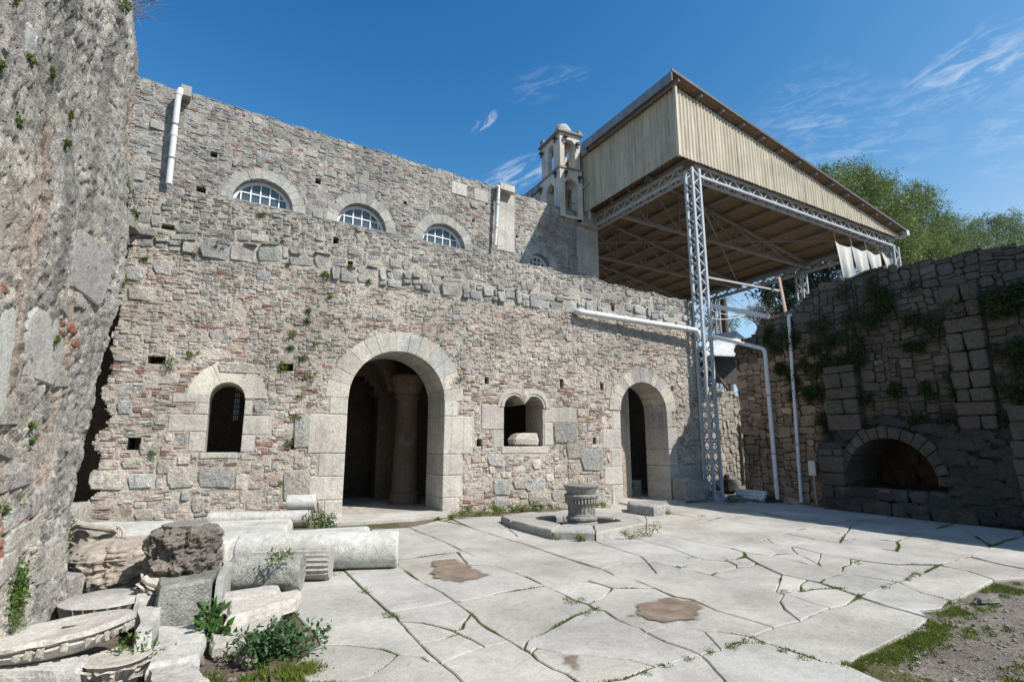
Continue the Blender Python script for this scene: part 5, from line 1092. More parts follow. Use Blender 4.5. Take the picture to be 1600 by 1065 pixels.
mb = MB(); prism(mb, fr, pl, 0, -.5, (.38, .36, .33), .035, .02); mb.build('block', M['dark_marble'], t)
mb = MB(); q = Vector((6.86, 12.95, 0)); fr = Frame((0, 12.86, 0), (1, 0, 0), (0, -1, 0))
pl = [(6.28, 1.60), (6.95, 1.585), (6.98, 1.70), (6.92, 1.90), (6.5, 1.90), (6.36, 1.86), (6.24, 1.74)]; prism(mb, fr, pl, .05, -.35, (.50, .45, .39), .03, .02); single('stone_block', mb, M['cut'], 'pale broken stone block resting on the sill of the double window', 'stone block')

# ------------------------------------------------------------------ marble fragments piled at the left
def drum(a, b, r0, r1, label, mat='marble', col=(.46, .45, .42), flutes=0, n=40, rough=.03, seed=1, group='broken column shafts lying in the pile', moss=0, name='column_shaft', cat='column fragment'):
    a, b = Vector(a), Vector(b); d = (b-a); L = d.length; q = d.to_track_quat('Z', 'Y').to_matrix(); m = max(6, int(L/.08))
    pr = [(0, r0*.2)]+[(0, r0*.93), (.02, r0)]+[(L*k/m, r0+(r1-r0)*k/m) for k in range(1, m)]+[(L-.02, r1), (L, r1*.93), (L+.004, r1*.2)]
    N_ = flutes*6 if flutes else n; mb = lathe(a, pr, N_, col, flute=(.01, L-.01, .11, flutes) if flutes else None, rough=rough, seed=seed, tilt=q)
    return single(name, mb, M[mat], label, cat, group, smooth=True)
drum((.05, 8.22, .23), (1.98, 7.62, .23), .235, .235, 'longest smooth white column shaft, lying at the front right of the pile', seed=2, rough=.012, col=(.52, .51, .48))
drum((.25, 7.62, .19), (1.08, 7.34, .19), .20, .20, 'short fluted column drum lying in front of the long white shaft', flutes=22, rough=.01, col=(.44, .42, .38))
drum((.0, 7.16, .19), (.71, 6.93, .19), .205, .20, 'short mottled grey column drum, in front of the fluted one', mat='dark_marble', col=(.40, .40, .36), rough=.04, seed=5)
drum((-.80, 8.3, .22), (-.2, 8.05, .22), .24, .24, 'pale greenish column drum with its broken end showing, middle of the pile', col=(.44, .46, .41), rough=.04, seed=6)
drum((-.50, 12.42, .17), (1.32, 11.98, .17), .15, .15, 'long thin grey column shaft lying along the foot of the wall', col=(.46, .45, .42), rough=.02, seed=7)
drum((.88, 12.33, .45), (1.42, 12.2, .45), .15, .15, 'small white column drum resting on top of the thin shaft by the wall', col=(.52, .51, .48), rough=.02, seed=8)
frags = [
 ([xy(136, 845, .12), xy(284, 843, .12), (-.65, 12.35), (-2.35, 12.55)], 0, .20, (.50, .49, .45), 'long pale marble beam lying at the corner of the wall, far left of the pile', 'marble', 'marble_beam'),
 ([xy(285, 850, .1), xy(448, 840, .1), (1.0, 11.9), (-.55, 12.1)], 0, .2, (.49, .48, .45), 'long pale marble beam lying behind the pile, middle of the row by the wall', 'marble', 'marble_beam'),
 ([xy(398, 852, .1), xy(576, 838, .1), xy(578, 826, .1), xy(400, 836, .1)], 0, .16, (.44, .47, .42), 'split greenish marble slab with wavy veins, behind the long white shaft', 'marble', 'marble_slab'),
 ([xy(140, 892), xy(244, 890), (-.9, 10.6), (-2.1, 10.9)], 0, .42, (.53, .52, .48), 'large bright white marble block behind the carved capitals', 'marble', 'marble_block'),
 ([xy(240, 988), xy(327, 968), (-.10, 6.85), (-.72, 6.8)], 0, .36, (.30, .30, .28), 'dark pecked stone block carrying the darkest capital', 'dark_marble', 'stone_block'),
 ([xy(331, 965), xy(347, 955), (.0, 7.2), (-.10, 7.2)], 0, .34, (.42, .42, .39), 'thin upright grey slab leaning beside the dark pecked block', 'marble', 'marble_slab'),
 ([xy(348, 997), xy(461, 960), (.66, 6.35), (.0, 6.15)], .03, .15, (.51, .48, .43), 'cream half round moulded marble piece, front of the pile beside the green bush', 'marble', 'marble_block'),
 ([(-.08, 6.25), (.48, 6.5), (.44, 6.75), (-.10, 6.6)], .0, .13, (.50, .48, .44), 'cream stepped marble block behind the moulded piece', 'marble', 'marble_block'),
 ([xy(330, 1020), xy(392, 1012), (.50, 5.98), (-.15, 5.72)], -.03, .06, (.43, .41, .37), 'flat rough slab half buried under the cream moulded piece', 'marble', 'marble_slab'),
 ([xy(229, 1062), xy(313, 1046), (-.15, 5.72), (-.55, 5.85)], 0, .09, (.48, .47, .44), 'flat tilted grey slab in front of the pecked block', 'marble', 'marble_slab'),
 ([xy(205, 1045), xy(236, 1032), (-.55, 6.1), (-.72, 6.1)], 0, .20, (.50, .49, .46), 'narrow white stone with a round boss, right of the largest capital', 'marble', 'marble_block'),
 ([xy(205, 985), xy(244, 970), (-.55, 7.0), (-.85, 7.0)], 0, .24, (.48, .47, .43), 'pale broken stone between the low drum and the pecked block', 'marble', 'marble_block'),
 ([xy(80, 968), xy(110, 962), (-1.15, 7.6), (-1.55, 7.6)], 0, .36, (.40, .38, .35), 'rounded grey stone against the tall wall behind the low drum', 'dark_marble', 'stone_block'),
 ([xy(-30, 1085), xy(118, 1080), (-.85, 5.15), (-1.6, 5.2)], 0, .13, (.50, .49, .46), 'smooth white stone in the bottom left corner', 'marble', 'marble_block'),
 ([xy(232, 1095), xy(325, 1078), (-.22, 5.0), (-.5, 5.0)], -.02, .06, (.46, .44, .40), 'low broken slab at the bottom edge, left of the grassy earth', 'marble', 'marble_slab'),
 ([xy(345, 888), xy(372, 880), (.15, 9.6), (-.35, 9.6)], 0, .33, (.52, .51, .47), 'white angular marble piece with a sharp shadow, behind the mottled drum', 'marble', 'marble_block'),
 ([xy(90, 872), xy(124, 852), (-2.35, 12.3), (-2.9, 12.2)], 0, .62, (.50, .47, .42), 'pale boulder plugging the foot of the dark gap', 'rubble', 'boulder'),
]
for k, (p, a, b, c, l, m, nm) in enumerate(frags): cut_block([tuple(q)[:2] for q in p], a, b, c, nm, l, m, seed=30+k, cat='marble fragment' if 'marble' in nm else 'stone block', rough=.018)
# carved capitals
def carved_lump(c, rx, ry, rz, col, seed, parent, mat, rot=0, amp=.16):
    """an eroded acanthus capital: a stout body undercut by deep, drilled, leaf-like ridges"""
    mb = MB(); nu, nv = 96, 54; c = Vector(c); fs = []
    for j in range(nv+1):
        ph = math.pi*j/nv-math.pi/2; z = math.sin(ph); w = math.cos(ph)**.45
        for i in range(nu):
            th = 2*math.pi*i/nu; t = (z+1)/2; q = Vector((math.cos(th)*w, math.sin(th)*w, z))
            leaf = abs(math.sin(th*4+(0 if t < .5 else math.pi/2)))**.6*(1-abs(((t*2) % 1)-.62)*1.3)
            rid = 1-2*abs(noise.noise(Vector((th*2.6, t*4.2, seed))+Vector((noise.noise(q*2)*.8, 0, 0)))); fine = 1-2*abs(noise.noise(Vector((math.cos(th)*7, math.sin(th)*7, t*13+seed))))
            k = .80+.24*t+amp*leaf*.9+amp*.8*rid+amp*.5*fine+.10*noise.noise(q*1.5+Vector((seed, 0, 0)))
            flat = .5 if abs(z) > .93 else 1; x, y = q.x*rx*(k if flat == 1 else .8+.24*t), q.y*ry*(k if flat == 1 else .8+.24*t)
            mb.v.append((c.x+x*math.cos(rot)-y*math.sin(rot), c.y+x*math.sin(rot)+y*math.cos(rot), c.z+rz+z*rz*(1+.05*rid)))
            g = .62+.5*max(0, min(1, rid*.5+leaf*.4)); mb.c.append(jit(tuple(v*1.0 for v in col), .015))
    for j in range(nv):
        for i in range(nu): a = j*nu+i; b = j*nu+(i+1) % nu; fs.append((a, b, b+nu, a+nu))
    mb.f = fs; return mb.build('carved_body', M[mat], parent)
def capital(c, r0, r1, h, label, col=(.42, .39, .34), mat='marble', leaves=9, tilt=(0, 0), seed=1, upside=False, volutes=False, abacus=True, name='carved_capital'):
    c = Vector(c); t = thing(name, label, 'capital', tuple(c), 'carved capitals in the pile'); r = random.Random(seed)
    Mx = Matrix.Rotation(tilt[0], 3, 'X') @ Matrix.Rotation(tilt[1], 3, 'Y') @ Matrix.Rotation(r.uniform(0, 6), 3, 'Z')
    if upside: Mx = Mx @ Matrix.Diagonal((1, 1, -1)); base = c+Mx@Vector((0, 0, -h))
    else: base = c
    pr = [(0, r0*.2), (0, r0)]+[(h*k/8, r0+(r1-r0)*(k/8)**2*.6) for k in range(1, 8)]+[(h*.86, r0+(r1-r0)*.7), (h*.86, r0*.2)]
    lathe(base, pr, 36, col, rough=.05, seed=seed, tilt=Mx).build('bell', M[mat], t, smooth=True)
    for row in (0, 1):
        for k in range(leaves):
            a = 2*math.pi*(k+.5*row)/leaves; mb = MB(); vs = []; n, m = 8, 6; h0 = .02+row*.22*h; hh = h*(.50 if row == 0 else .62)
            for i in range(n+1):
                s = i/n; z = h0+hh*s; ro = r0+(r1-r0)*(z/h)**2*.6+.012+.075*(s**3)*2.2*r0/.25-(.02 if s > .95 else 0); z2 = z-(.06*max(0, s-.8)/.2)*r0/.3
                wd = (math.pi/leaves)*1.05*(math.sin(math.pi*min(1, .25+s*.75))**.5)*(1 if s < .85 else .65)
                for j in range(m+1):
                    u = j/m*2-1; ser = .010*math.sin(s*26)*abs(u)**2; rr = ro-.02*abs(u)**1.5+.016*math.cos(u*9.4)*(1-s*.3)+ser+r.uniform(-.004, .004); aa = a+u*wd*(1+.16*math.sin(s*22))
                    vs.append(base+Mx@Vector((rr*math.cos(aa), rr*math.sin(aa), z2)))
            mb.add(vs, [(i*(m+1)+j, i*(m+1)+j+1, (i+1)*(m+1)+j+1, (i+1)*(m+1)+j) for i in range(n) for j in range(m)], jit(col, .03, r)); mb.build('acanthus_leaf', M[mat], t, smooth=True)
    if volutes:
        for k in range(4):
            a = math.pi/4+k*math.pi/2; mb = MB(); pts = []
            for i in range(26): th = i*.5; q = (1-i/28)*.15*h/.5+.01; pts.append(base+Mx@Vector(((r1*.93+q*math.cos(th))*math.cos(a), (r1*.93+q*math.cos(th))*math.sin(a), h*.72+q*math.sin(th))))
            mb.tube(pts, [.028*h/.5*(1-i/34) for i in range(26)], 6, col); mb.build('volute', M[mat], t, smooth=True)
    if abacus:
        P = []
        for k in range(4):
            for j in range(8):
                u = j/8; a = math.pi/4+math.pi/2*(k+u); rr = r1*1.02-(r1*.2)*math.sin(math.pi*u)+r.uniform(-.012, .012); P.append((rr, a))
        n = len(P); vs = []
        for (z, kk) in ((h*.86, .95), (h*.90, 1.0), (h*.98, 1.0), (h, .97)): vs += [base+Mx@Vector((rr*kk*math.cos(a), rr*kk*math.sin(a), z+r.uniform(-.003, .003))) for rr, a in P]
        fs = [(j*n+k, j*n+(k+1) % n, (j+1)*n+(k+1) % n, (j+1)*n+k) for j in range(3) for k in range(n)]; vs.append(base+Mx@Vector((0, 0, h))); fs += [(3*n+k, 3*n+(k+1) % n, 4*n) for k in range(n)]
        mb = MB(); mb.add(vs, fs, col); mb.build('abacus', M[mat], t)
    return t
q = G(279, 915, .26); t = thing('carved_capital', 'darkest deeply carved acanthus capital, standing on the pecked block', 'capital', tuple(q), 'carved capitals in the pile'); q.y += .22
carved_lump(q, .25, .23, .27, (.24, .21, .18), 3.3, t, 'dark_marble', .5, .34); lathe(q+Vector((0, 0, .50)), [(0, .16), (.0, .20), (.05, .21), (.06, .18), (.062, .02)], 24, (.24, .23, .20), rough=.12).build('abacus', M['marble'], t)
q = G(172, 940, .04); t = thing('carved_capital', 'large weathered capital with curling leaves, behind the low round drum', 'capital', tuple(q), 'carved capitals in the pile'); q.y += .30
carved_lump(q, .42, .34, .28, (.36, .31, .255), 7.7, t, 'marble', .25, .20); e = rock(q.x+.06, q.y-.12, q.z+.36, .26, .22, .15, (.42, .38, .33), random.Random(12), rough=.5, rot=.3); e.build('broken_top', M['marble'], t)
capital((-1.72, 8.7, .22), .24, .32, .42, 'pale scroll capital leaning against the tall rough wall at the back', (.52, .47, .39), 'marble', 8, (R(-10), R(12)), 7, volutes=True)
capital((-.70, 5.08, -.10), .16, .24, .24, 'pale acanthus capital under the big round slab at the bottom left', (.52, .48, .42), 'marble', 9, (0, 0), 9, abacus=False)
capital((-.66, 6.55, .10), .12, .18, .28, 'small broken carved capital between the low drum and the narrow stone', (.46, .42, .36), 'marble', 7, (R(20), R(15)), 15)
mb = lathe((-1.0, 6.45, .0), [(0, .1), (0, .32), (.08, .34), (.15, .35), (.18, .36), (.215, .37), (.225, .35), (.227, .02)], 156, (.47, .45, .42), flute=(.02, .19, .12, 26), rough=.03)
single('fluted_drum', mb, M['marble'], 'low round fluted drum with a flat top, between the capitals at the left', 'column fragment', smooth=True)
t = thing('round_slab', 'biggest round weathered marble slab with a dark lewis slot, bottom left foreground', 'marble fragment', (-1.05, 5.42, .28), None)
Mx = Matrix.Rotation(R(-4), 3, 'X') @ Matrix.Rotation(R(-6), 3, 'Y')
def rs():
    mb = MB(); n = 72; vs = []; fs = []; c = Vector((-1.12, 5.42, .10)); pr = [(0, .28), (.02, .36), (.06, .43), (.09, .46), (.11, .44), (.13, .48), (.155, .475), (.165, .45), (.155, .40), (.150, .2), (.148, .05)]
    for (z, q) in pr:
        for k in range(n):
            a = 2*math.pi*k/n; d = 1+.06*fbm(Vector((math.cos(a)*1.6, math.sin(a)*1.6, z*4)), 4)+(.035*abs(noise.noise(Vector((math.cos(a)*7, math.sin(a)*7, z*20)))) if q > .44 else 0); vs.append(c+Mx@Vector((q*d*math.cos(a)*1.0, q*d*math.sin(a)*.92, z+.008*noise.noise(Vector((q*9*math.cos(a), q*9*math.sin(a), 3))))))
    for j in range(len(pr)-1):
        for k in range(n): a = j*n+k; b = j*n+(k+1) % n; fs.append((a, b, b+n, a+n))
    fs.append(tuple((len(pr)-1)*n+k for k in range(n))); mb.add(vs, fs, (.53, .50, .45)); return mb
rs().build('slab', M['marble'], t, smooth=True)
mb = MB(); q = Vector((-1.06, 5.44, .254)); mb.box(q, .055, .016, .006, col=(.03, .028, .025)); mb.build('lewis_slot', M['wood'], t)
eg = MB()
for k in range(44):
    if random.Random(k*3).random() < .22: continue
    a = 2*math.pi*k/44; p = Vector((-1.12, 5.42, .10))+Mx@Vector((.452*math.cos(a), .42*math.sin(a), .085)); e = rock(p.x, p.y, p.z, .014+.012*random.Random(k).random(), .022, .022+.014*random.Random(k+5).random(), (.36, .33, .29), random.Random(k), rough=.6, rot=a); eg.add(e.v, e.f, (.42, .39, .34))
eg.build('egg_band', M['marble'], t)
# mud stains on the paving
def puddle(outline, z, label, nm='mud_patch'):
    P = [xy(*p) for p in outline]; x0, x1 = min(p[0] for p in P)-.15, max(p[0] for p in P)+.15; y0, y1 = min(p[1] for p in P)-.15, max(p[1] for p in P)+.15; n = 44; mb = MB(); Fc = []
    for j in range(n+1):
        for i in range(n+1):
            x = x0+(x1-x0)*i/n; y = y0+(y1-y0)*j/n; ins = False; dm = 9
            for (ax, ay), (bx, by) in zip(P, P[1:]+P[:1]):
                if (ay > y) != (by > y) and x < (bx-ax)*(y-ay)/(by-ay)+ax: ins = not ins
                l2 = (bx-ax)**2+(by-ay)**2; t_ = max(0, min(1, ((x-ax)*(bx-ax)+(y-ay)*(by-ay))/l2)); dm = min(dm, math.hypot(x-ax-t_*(bx-ax), y-ay-t_*(by-ay)))
            f = max(0, min(1, .5+(dm if ins else -dm)/.26)); q = f*.62; mb.v.append((x, y, z)); Fc.append(q); mb.c.append((q, q, q))
    mb.f = [(j*(n+1)+i, j*(n+1)+i+1, (j+1)*(n+1)+i+1, (j+1)*(n+1)+i) for j in range(n) for i in range(n) if max(Fc[j*(n+1)+i], Fc[(j+1)*(n+1)+i+1]) > .02]
    return single(nm, mb, M['mud'], label, 'mud patch')
puddle([(678, 876), (712, 874), (735, 886), (764, 899), (720, 910), (675, 903)], .011, 'brown dried mud patch on the paving in front of the long column shaft')
puddle([(1000, 946), (1045, 935), (1092, 942), (1090, 968), (1040, 973), (985, 962)], .011, 'brown mud patch in the middle of the paving, nearer the camera')
puddle([(876, 1023), (895, 1026), (905, 1040), (896, 1044)], .011, 'smallest brown mud patch, narrow, at the bottom of the paving')

# ------------------------------------------------------------------ vegetation
def leafy(mb, c, n, rad, size, col, r, flat=.5, up=.3, shape=None, narrow=.45):
    """n small leaves spread through an uneven clump about c"""
    c = Vector(c)
    for _ in range(n):
        d = Vector((r.gauss(0, 1), r.gauss(0, 1), r.gauss(0, 1))); d.normalize(); d *= rad*(r.random()**.45)
        if shape: d = Vector((d.x*shape[0], d.y*shape[1], d.z*shape[2]))
        q = c+d; s = size*r.uniform(.6, 1.3); a = Vector((r.gauss(0, 1), r.gauss(0, 1), r.gauss(0, 1)+up)).normalized(); b = a.cross(Vector((r.gauss(0, 1), r.gauss(0, 1), r.gauss(0, 1)))).normalized()
        k = r.uniform(.65, 1.4); cc = (col[0]*k*r.uniform(.85, 1.2), col[1]*k, col[2]*k)
        m = q+a*s*.5; mb.add([q, m+b*s*narrow*.5, q+a*s, m-b*s*narrow*.5], [(0, 1, 2, 3)], cc)
def blades(mb, c, n, rad, h, col, r, wid=.004):
    c = Vector(c)
    for _ in range(n):
        a = r.uniform(0, 6.28); q = c+Vector((math.cos(a), math.sin(a), 0))*rad*math.sqrt(r.random()); hh = h*r.uniform(.4, 1.2); t = Vector((r.gauss(0, .35), r.gauss(0, .35), 1)).normalized()
        s = Vector((math.cos(a+1.3), math.sin(a+1.3), 0))*wid; k = r.uniform(.7, 1.35); cc = (col[0]*k*r.uniform(.9, 1.3), col[1]*k, col[2]*k)
        m = q+t*hh*.6; e = q+t*hh+Vector((t.x, t.y, -.2))*hh*.35; mb.add([q-s, q+s, m+s*.8, e, m-s*.8], [(0, 1, 2, 3, 4)], cc)
rv = random.Random(99)
USED = {}
def where(px, py, s, marks, base):
    """a phrase that places a small plant against the nearest landmark"""
    n, (mx, my) = min(marks.items(), key=lambda kv: math.hypot(kv[1][0]-px, kv[1][1]-py)); dx, dy = px-mx, py-my; d = math.hypot(dx, dy)
    w = []
    if abs(dy) > .4*abs(dx): w.append('above' if dy < 0 else 'below')
    if abs(dx) > .4*abs(dy): w.append('left of' if dx < 0 else 'right of')
    if len(w) == 2: w = [w[0]+' and '+w[1]]
    t = f"{base} {'just ' if d < 28 else ''}{w[0]} the {n}"
    for alt in (t, t.replace(base, 'smaller '+base.split(' ', 1)[1] if ' ' in base else base), t+', farther off', t+', lower one', t+', fainter one', t+', outermost one'):
        if alt not in USED: USED[alt] = 1; return alt
    return t
LOWM = {'left square hole': (246, 562), 'hole beside the narrow window': (459, 694), 'narrow arched window': (350, 640), 'large arch': (620, 560), 'first round window': (405, 335), 'second round window': (565, 360), 'top left corner of the lower wall': (210, 360), 'hole left of the large arch': (447, 573), 'lowest left hole': (209, 694), 'fallen corner': (180, 470)}
CLM = {'big dark slab': (127, 415), 'white upright slab': (70, 543), 'red brick cluster': (100, 510), 'top edge of the tall wall': (190, 20), 'dark gap': (125, 760), 'top left corner of the picture': (20, 60), 'pale stone near the top': (70, 74), 'bottom boulders of the tall wall': (40, 830)}
RTM = {'first thin pipe': (1205, 650), 'elbow of the dark pipe': (1235, 495), 'left block pier': (1320, 640), 'right block pier': (1525, 590), 'niche arch': (1395, 690), 'wall top below the canvas strips': (1350, 440), 'right edge of the picture': (1598, 540), 'small sign plate': (1269, 731)}
WLM = {'door step corner': (700, 812), 'double window': (820, 790), 'well kerb': (850, 800), 'well head': (908, 790), 'large doorway': (690, 800), 'smaller doorway': (960, 790)}
GR, YG, DG = (.085, .15, .03), (.15, .20, .035), (.035, .065, .02)
# grass in the joints of the paving, along the slabs' edges, and over the bare earth
gr = MB(); count = 0
for k, P in enumerate(PAVE):
    for a, b in zip(P, P[1:]+P[:1]):
        L_ = math.hypot(b[0]-a[0], b[1]-a[1]); m = max(1, int(L_/.035))
        for i in range(m):
            x = a[0]+(b[0]-a[0])*(i+.5)/m; y = a[1]+(b[1]-a[1])*(i+.5)/m; w = fbm(Vector((x*.9, y*.9, 21)), 3)+.25*noise.noise(Vector((x*5, y*5, 3)))
            if w < .04: continue
            n = 3 if w < .20 else 7 if w < .36 else 11
            blades(gr, (x, y, -.01), n, .012+.03*max(0, w-.2), .010+.035*min(1, w), YG if rv.random() < .7 else GR, rv, .0025)
cross = [(1010, 1052), (1040, 1040), (1075, 1030), (1110, 1016), (1140, 1010), (1165, 1003), (1190, 1003), (1150, 1006), (1225, 1016), (1260, 1026), (1320, 1038), (1340, 931), (1385, 917), (1420, 902), (1435, 896), (1310, 920), (1252, 922), (1220, 924), (1060, 888), (1340, 875), (1135, 874), (1080, 870), (905, 938), (890, 938), (915, 958), (930, 952), (610, 960), (617, 963), (580, 925), (575, 922), (1190, 842), (1100, 806), (1300, 832), (1318, 842)]
for (px, py) in cross:
    for _ in range(7):
        q = G(px+rv.gauss(0, 5), py+rv.gauss(0, 2.2)); blades(gr, (q.x, q.y, -.012), 16, .035, .03, YG if rv.random() < .65 else GR, rv, .003)
# turf along the paving's edge at the lower right
edge = [(1250, 1040), (1330, 1040), (1352, 1022), (1395, 1003), (1432, 986), (1452, 968), (1440, 958), (1475, 952), (1500, 938), (1521, 926), (1553, 908), (1590, 905)]
for a, b in zip(edge, edge[1:]):
    for i in range(90):
        t = rv.random(); off = abs(rv.gauss(0, 14)); q = G(a[0]+(b[0]-a[0])*t+off*.9, a[1]+(b[1]-a[1])*t+off*.55+2)
        if noise.noise(Vector((q.x*2.2, q.y*2.2, 4)))+.35*noise.noise(Vector((q.x*7, q.y*7, 4))) < -.05: continue
        blades(gr, (q.x, q.y, -.03), 26, .05, .032, YG if rv.random() < .7 else GR, rv, .0035)
for _ in range(520):
    q = G(rv.uniform(1330, 1700), rv.uniform(930, 1120)); w = fbm(Vector((q.x*1.1, q.y*1.6, 14)), 3)+.3*noise.noise(Vector((q.x*6, q.y*6, 4)))
    if w < .16: continue
    blades(gr, (q.x, q.y, -.03), 30, .06, .03, YG if rv.random() < .6 else GR, rv, .0035)
# rough grass around the pile at the lower left
for _ in range(420):
    px, py = rv.uniform(225, 520), rv.uniform(985, 1120); q = G(px, py)
    if not (noise.noise(Vector((q.x*2.5, q.y*2.5, 9))) > -.12 and q.y < 5.95+.4*(q.x > .3)): continue
    blades(gr, (q.x, q.y, -.05), 22, .05, .06, GR if rv.random() < .5 else YG, rv, .004)
for (px, py, n) in [(455, 1050, 60), (480, 1045, 40), (235, 965, 14), (222, 1040, 14), (320, 980, 12), (300, 1010, 10), (330, 1000, 14), (545, 889, 10), (608, 884, 10), (90, 972, 8)]:
    for _ in range(n):
        q = G(px+rv.gauss(0, 9), py+rv.gauss(0, 5)); blades(gr, (q.x, q.y, -.05), 20, .04, .09, YG if (py > 1040 or rv.random() < .4) else GR, rv, .004)
gr.build('grass', M['leaf'], kind='stuff')
# pebbles on the earth
pb = MB()
for _ in range(520):
    q = G(rv.uniform(1340, 1700), rv.uniform(925, 1120)); s = rv.choice((.006, .008, .01, .016)); e = rock(q.x, q.y, -.022, s, s, s*.6, jit((.42, .39, .35), .05, rv), rv); pb.add(e.v, e.f, e.c[0])
for _ in range(200):
    q = G(rv.uniform(230, 500), rv.uniform(1000, 1110)); s = rv.choice((.006, .01, .018, .03)); e = rock(q.x, q.y, -.035, s, s, s*.6, jit((.36, .32, .28), .05, rv), rv); pb.add(e.v, e.f, e.c[0])
pb.build('pebbles', M['rubble'], kind='stuff')
mb = MB(); q = G(1543, 936); e = rock(q.x, q.y, .0, .15, .05, .035, (.33, .31, .28), random.Random(2), rough=.4, rot=R(-15)); single('rock', e, M['rubble'], 'lone small grey stone lying in the turf at the lower right', 'rock')
mb = MB(); q = G(385, 1027); e = rock(q.x, q.y, .02, .07, .06, .06, (.40, .35, .30), random.Random(5), rough=.4); single('rock', e, M['rubble'], 'small brown stone beside the half buried slab at the lower left', 'rock')

def plant(name, label, cat, c, n, rad, size, col, shape=None, group=None, stems=4, narrow=.45, up=.3, seed=0, hang=0):
    r = random.Random(seed*13+7); t = thing(name, label, cat, tuple(c), group); c = Vector(c); mb = MB(); st = MB()
    for k in range(max(3, stems)):
        d = Vector((r.gauss(0, .5), r.gauss(0, .5), r.gauss(0, .4)))*rad
        if shape: d = Vector((d.x*shape[0], d.y*shape[1], d.z*shape[2]))
        q = c+d+Vector((0, 0, rad*.6*(shape[2] if shape else 1)*(0 if hang else 1))); st.tube([c-Vector((0, 0, .02)), c.lerp(q, .5), q], [.006, .005, .003], 5, (.14, .13, .06)); leafy(mb, q, n//stems, rad*.62, size, col, r, shape=shape, narrow=narrow, up=up)
    mb.build('foliage', M['leaf'], t); st.build('stem', M['bark'], t); return t
plant('leafy_bush', 'blue green leafy bush growing in front of the cream marble pieces', 'bush', G(462, 1016), 900, .23, .045, (.085, .16, .07), (1.0, .9, .85), stems=11, narrow=.75, seed=1)
plant('leafy_bush', 'darker feathery weed left of the blue green bush', 'bush', G(410, 1020), 500, .17, .05, (.04, .085, .02), (1.3, 1, .8), stems=7, narrow=.25, seed=2)
plant('weed', 'broad leaved weed growing between the pecked block and the flat slab', 'weed', G(335, 1000), 160, .16, .11, (.06, .14, .03), stems=5, narrow=.4, seed=3, up=.8)
plant('weed', 'green weed at the foot of the wall left of the large doorway', 'weed', G(508, 828), 520, .26, .06, (.05, .11, .02), (1.2, .8, .9), stems=8, seed=4)
for k, (px, py, lab) in enumerate([(545, 888, 'small weed under the long white shaft, near its middle'), (608, 884, 'small weed under the right end of the long white shaft'), (440, 872, 'thin tuft on top of the mottled drum'), (440, 926, 'low weed between the mottled drum and the cream block'), (228, 976, 'weed beside the pecked block, on its left'), (222, 1040, 'grassy weed right of the largest capital'), (88, 974, 'low plant against the tall rough wall behind the low drum')]):
    z = .40 if k == 2 else 0; q = G(px, py, z); plant('weed', lab, 'weed', q, 150, .10 if k != 5 else .16, .04, YG if k in (0, 1, 4) else GR, (1.3, .8, .8), stems=5, seed=20+k)
# strip of weeds along the foot of the lower wall
wl = [(722, 810, .16), (738, 807, .20), (752, 805, .15), (770, 803, .20), (786, 801, .22), (800, 799, .16), (815, 798, .18), (832, 797, .20), (845, 796, .14), (945, 793, .15), (865, 795, .12), (705, 812, .10), (930, 793, .12)]
for k, (px, py, s) in enumerate(wl):
    q = G(px, py); q.y = min(q.y, 12.74); plant('weed', where(px, py, s, WLM, 'green weed at the wall foot'), 'weed', q, int(220*s/.15), s, .045, YG if k % 3 == 0 else GR, (1, .5, .8), 'weeds along the foot of the wall', stems=5, seed=40+k)
for k, (px, py, s, lab) in enumerate([(1015, 838, .20, 'yellow green tuft at the right end of the well kerb'), (870, 842, .11, 'yellow weed at the front left foot of the well kerb'), (905, 845, .10, 'small weed at the front middle foot of the well kerb'), (860, 813, .13, 'weed growing inside the well kerb, left of the well head'), (1048, 804, .10, 'weed at the right end of the flat block by the smaller doorway'), (985, 842, .13, 'low tuft under the right slope of the well kerb'), (995, 750, .16, 'bright plant just inside the smaller doorway'), (685, 812, .06, 'tiny orange green tuft at the right corner of the door step')]):
    q = G(px, py) if k != 6 else Vector((10.95, 14.1, .3)); plant('weed', lab, 'weed', q, 200, s, .035, YG if k not in (3, 6) else GR, (1, 1, .7), stems=5, seed=70+k)
# tufts rooted in the faces of the walls
def tuft(px, py, ax, v, s, lab, grp=None, col=YG, seed=0, n=110, off=(0, -.04, 0)):
    q = at(px, py, ax, v)+Vector(off); plant('wall_weed', lab, 'weed', q, n, s, .04, col, (1, .6, .8), grp, stems=4, seed=seed, hang=1)
small = [(205, 365, .12), (245, 368, .14), (285, 380, .13), (302, 397, .11), (335, 388, .09), (347, 391, .08), (228, 404, .07), (545, 415, .15), (514, 432, .09), (575, 442, .09), (514, 463, .09), (486, 484, .09), (452, 413, .08), (507, 428, .08), (408, 336, .10), (439, 377, .09), (239, 708, .10), (437, 752, .10), (268, 570, .16), (300, 554, .09), (443, 572, .16), (470, 560, .18), (480, 590, .16), (462, 520, .18), (478, 500, .15), (472, 620, .13), (450, 690, .10), (455, 545, .16), (490, 540, .12), (460, 650, .09)]
for k, (px, py, s) in enumerate(small):
    tuft(px, py, 1, 12.8, s*.8, where(px, py, s, LOWM, 'tiny green tuft'), 'tufts on the lower wall', YG if k % 3 else GR, 100+k, n=int(70+500*s))
tuft(714, 590, 1, 12.8, .17, 'dark green plant growing from the wall beside the large arch', col=DG, seed=140, n=260)
